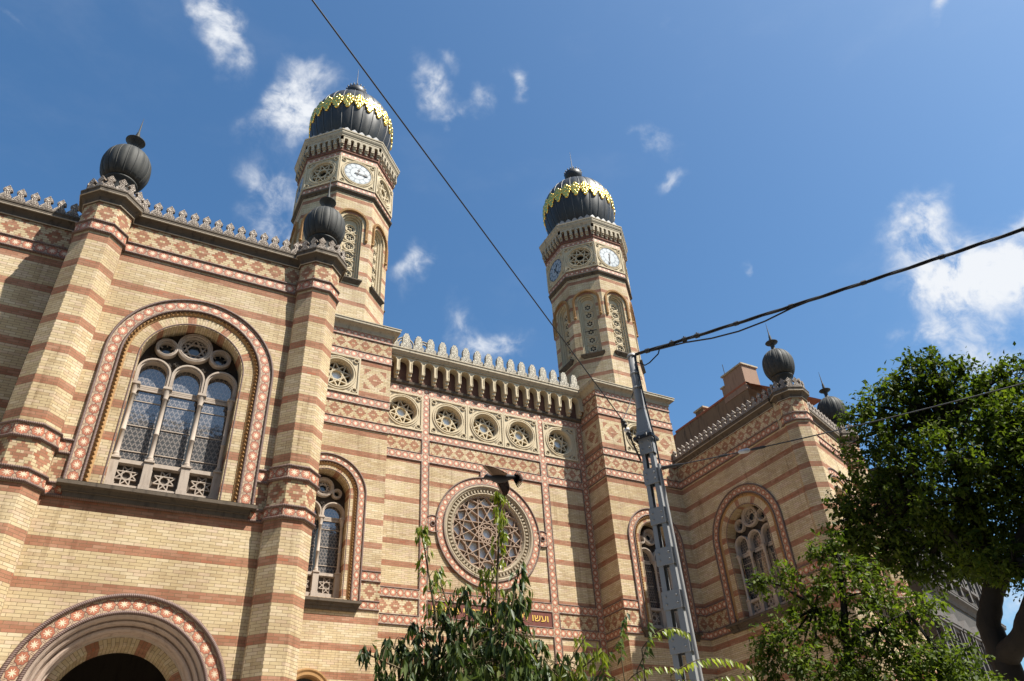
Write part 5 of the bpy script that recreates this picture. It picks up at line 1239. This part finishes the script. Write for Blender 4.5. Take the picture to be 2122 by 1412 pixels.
ST = [(1038, 1022, 0, .55, .5, None, .022), (872, 1092, -.1, .35, .85, (905, 1290), .0), (905, 1180, .1, .6, .2, (950, 1330), 0), (960, 1215, -.15, .9, 0, (985, 1360), 0), (1005, 1180, .1, .55, .25, (1020, 1330), 0), (1078, 1165, .1, .8, .0, (1050, 1320), 0), (1085, 1235, -.1, .8, 0, (1050, 1370), 0), 
      (748, 1350, -.1, .75, 0, (860, 1400), 0), (800, 1330, .1, .9, 0, (880, 1400), 0), (850, 1290, .15, .9, 0, (930, 1390), 0), (905, 1265, 0, 1.1, 0, (960, 1390), 0), (1125, 1335, .1, 1.0, 0, (1080, 1420), 0), (1215, 1318, 0, .7, .1, (1150, 1420), 0), (1250, 1350, -.1, .6, .8, (1160, 1420), 0), (1050, 1250, -.25, 1.1, 0, (1040, 1390), 0), (1000, 1270, .25, 1.1, 0, (1000, 1400), 0),
      (1190, 1395, .1, .9, .3, (1100, 1440), 0), (780, 1400, .0, .9, 0, (880, 1450), 0), (940, 1330, -.3, 1.1, 0, (980, 1440), 0), (1090, 1340, -.3, 1.1, 0, (1050, 1440), 0), (860, 1390, .1, 1.1, 0, (930, 1450), 0), (1000, 1380, -.3, 1.2, 0, (1010, 1460), 0), (1140, 1390, -.1, 1.1, 0, (1070, 1450), 0)]
sapling("leafy_sapling", "young tree with drooping glossy leaves and pale tips below the rose window", bs, ST, 5.6, 5)

# a shoot of pinnate fronds at the foot of the pole
def fronds(name, label, base, specs, r, seed):
    g = np.random.default_rng(seed); root = tag(empty(name, (base.x, base.y, 0)), label, "tree"); off = Vector((base.x, base.y, 0)); wood = MB()
    for (pts, pale, L, n) in specs:
        q = [pat(*p, r) for p in pts]; P = bez(q[0], q[1], q[2], 20); st = Vector((base.x, base.y, max(q[0].z - .9, .1))); Y = []
        wood.tube([p - off for p in bez(st, q[0] + Vector((0, 0, -.25)), q[0], 8)], [.012 - .001 * i for i in range(9)], 5); wood.tube([p - off for p in P], [.005 - .0002 * i for i in range(21)], 5)
        for k in range(n):
            t = .12 + .88 * k / (n - 1); i = min(int(t * 20), 19); p = P[i].lerp(P[i + 1], t * 20 - i); ax = (P[i + 1] - P[i]).normalized(); sd = ax.cross(Vector((0, 0, 1))).normalized()
            for s in (-1, 1):
                d = sd * s * .75 + ax * .45 + Vector((0, 0, -.9)) + Vector(g.normal(0, .28, 3)); nn = Vector((0, 0, 1)) + sd * s * .4 + Vector(g.normal(0, .2, 3))
                Y.append((p - off, d, nn, L * (1 - .45 * abs(t - .5)) * g.uniform(.85, 1.15)))
        L_ = np.array([q[3] for q in Y]); leaf_mesh('frond', np.array([np.array(q[0]) for q in Y]), np.array([np.array(q[1]) for q in Y]), np.array([np.array(q[2]) for q in Y]), L_, L_ * .33, M_LEAFY if pale else M_LEAFD, root, .2, .22)
    wood.build('stem', M_TWIG, root)
    return root
bf = pat(1340, 1560, 6.2); bf.z = 0
FR = [(((1330, 1345), (1375, 1280), (1425, 1312)), 1, .085, 12), (((1290, 1380), (1280, 1300), (1300, 1270)), 0, .10, 10), (((1320, 1390), (1350, 1330), (1345, 1290)), 0, .10, 9), (((1390, 1400), (1460, 1340), (1545, 1378)), 1, .085, 15), (((1240, 1400), (1270, 1340), (1285, 1325)), 1, .09, 8),
      (((1300, 1412), (1340, 1370), (1400, 1385)), 1, .08, 10), (((1270, 1430), (1240, 1390), (1255, 1360)), 1, .09, 8), (((1420, 1440), (1480, 1390), (1560, 1400)), 1, .085, 13), (((1350, 1450), (1370, 1400), (1440, 1410)), 1, .08, 10), (((1310, 1440), (1280, 1390), (1230, 1400)), 0, .10, 10)]
fronds("pinnate_sapling", "sapling with pale yellow-green feathery fronds at the foot of the grey pole", bf, FR, 6.2, 9)
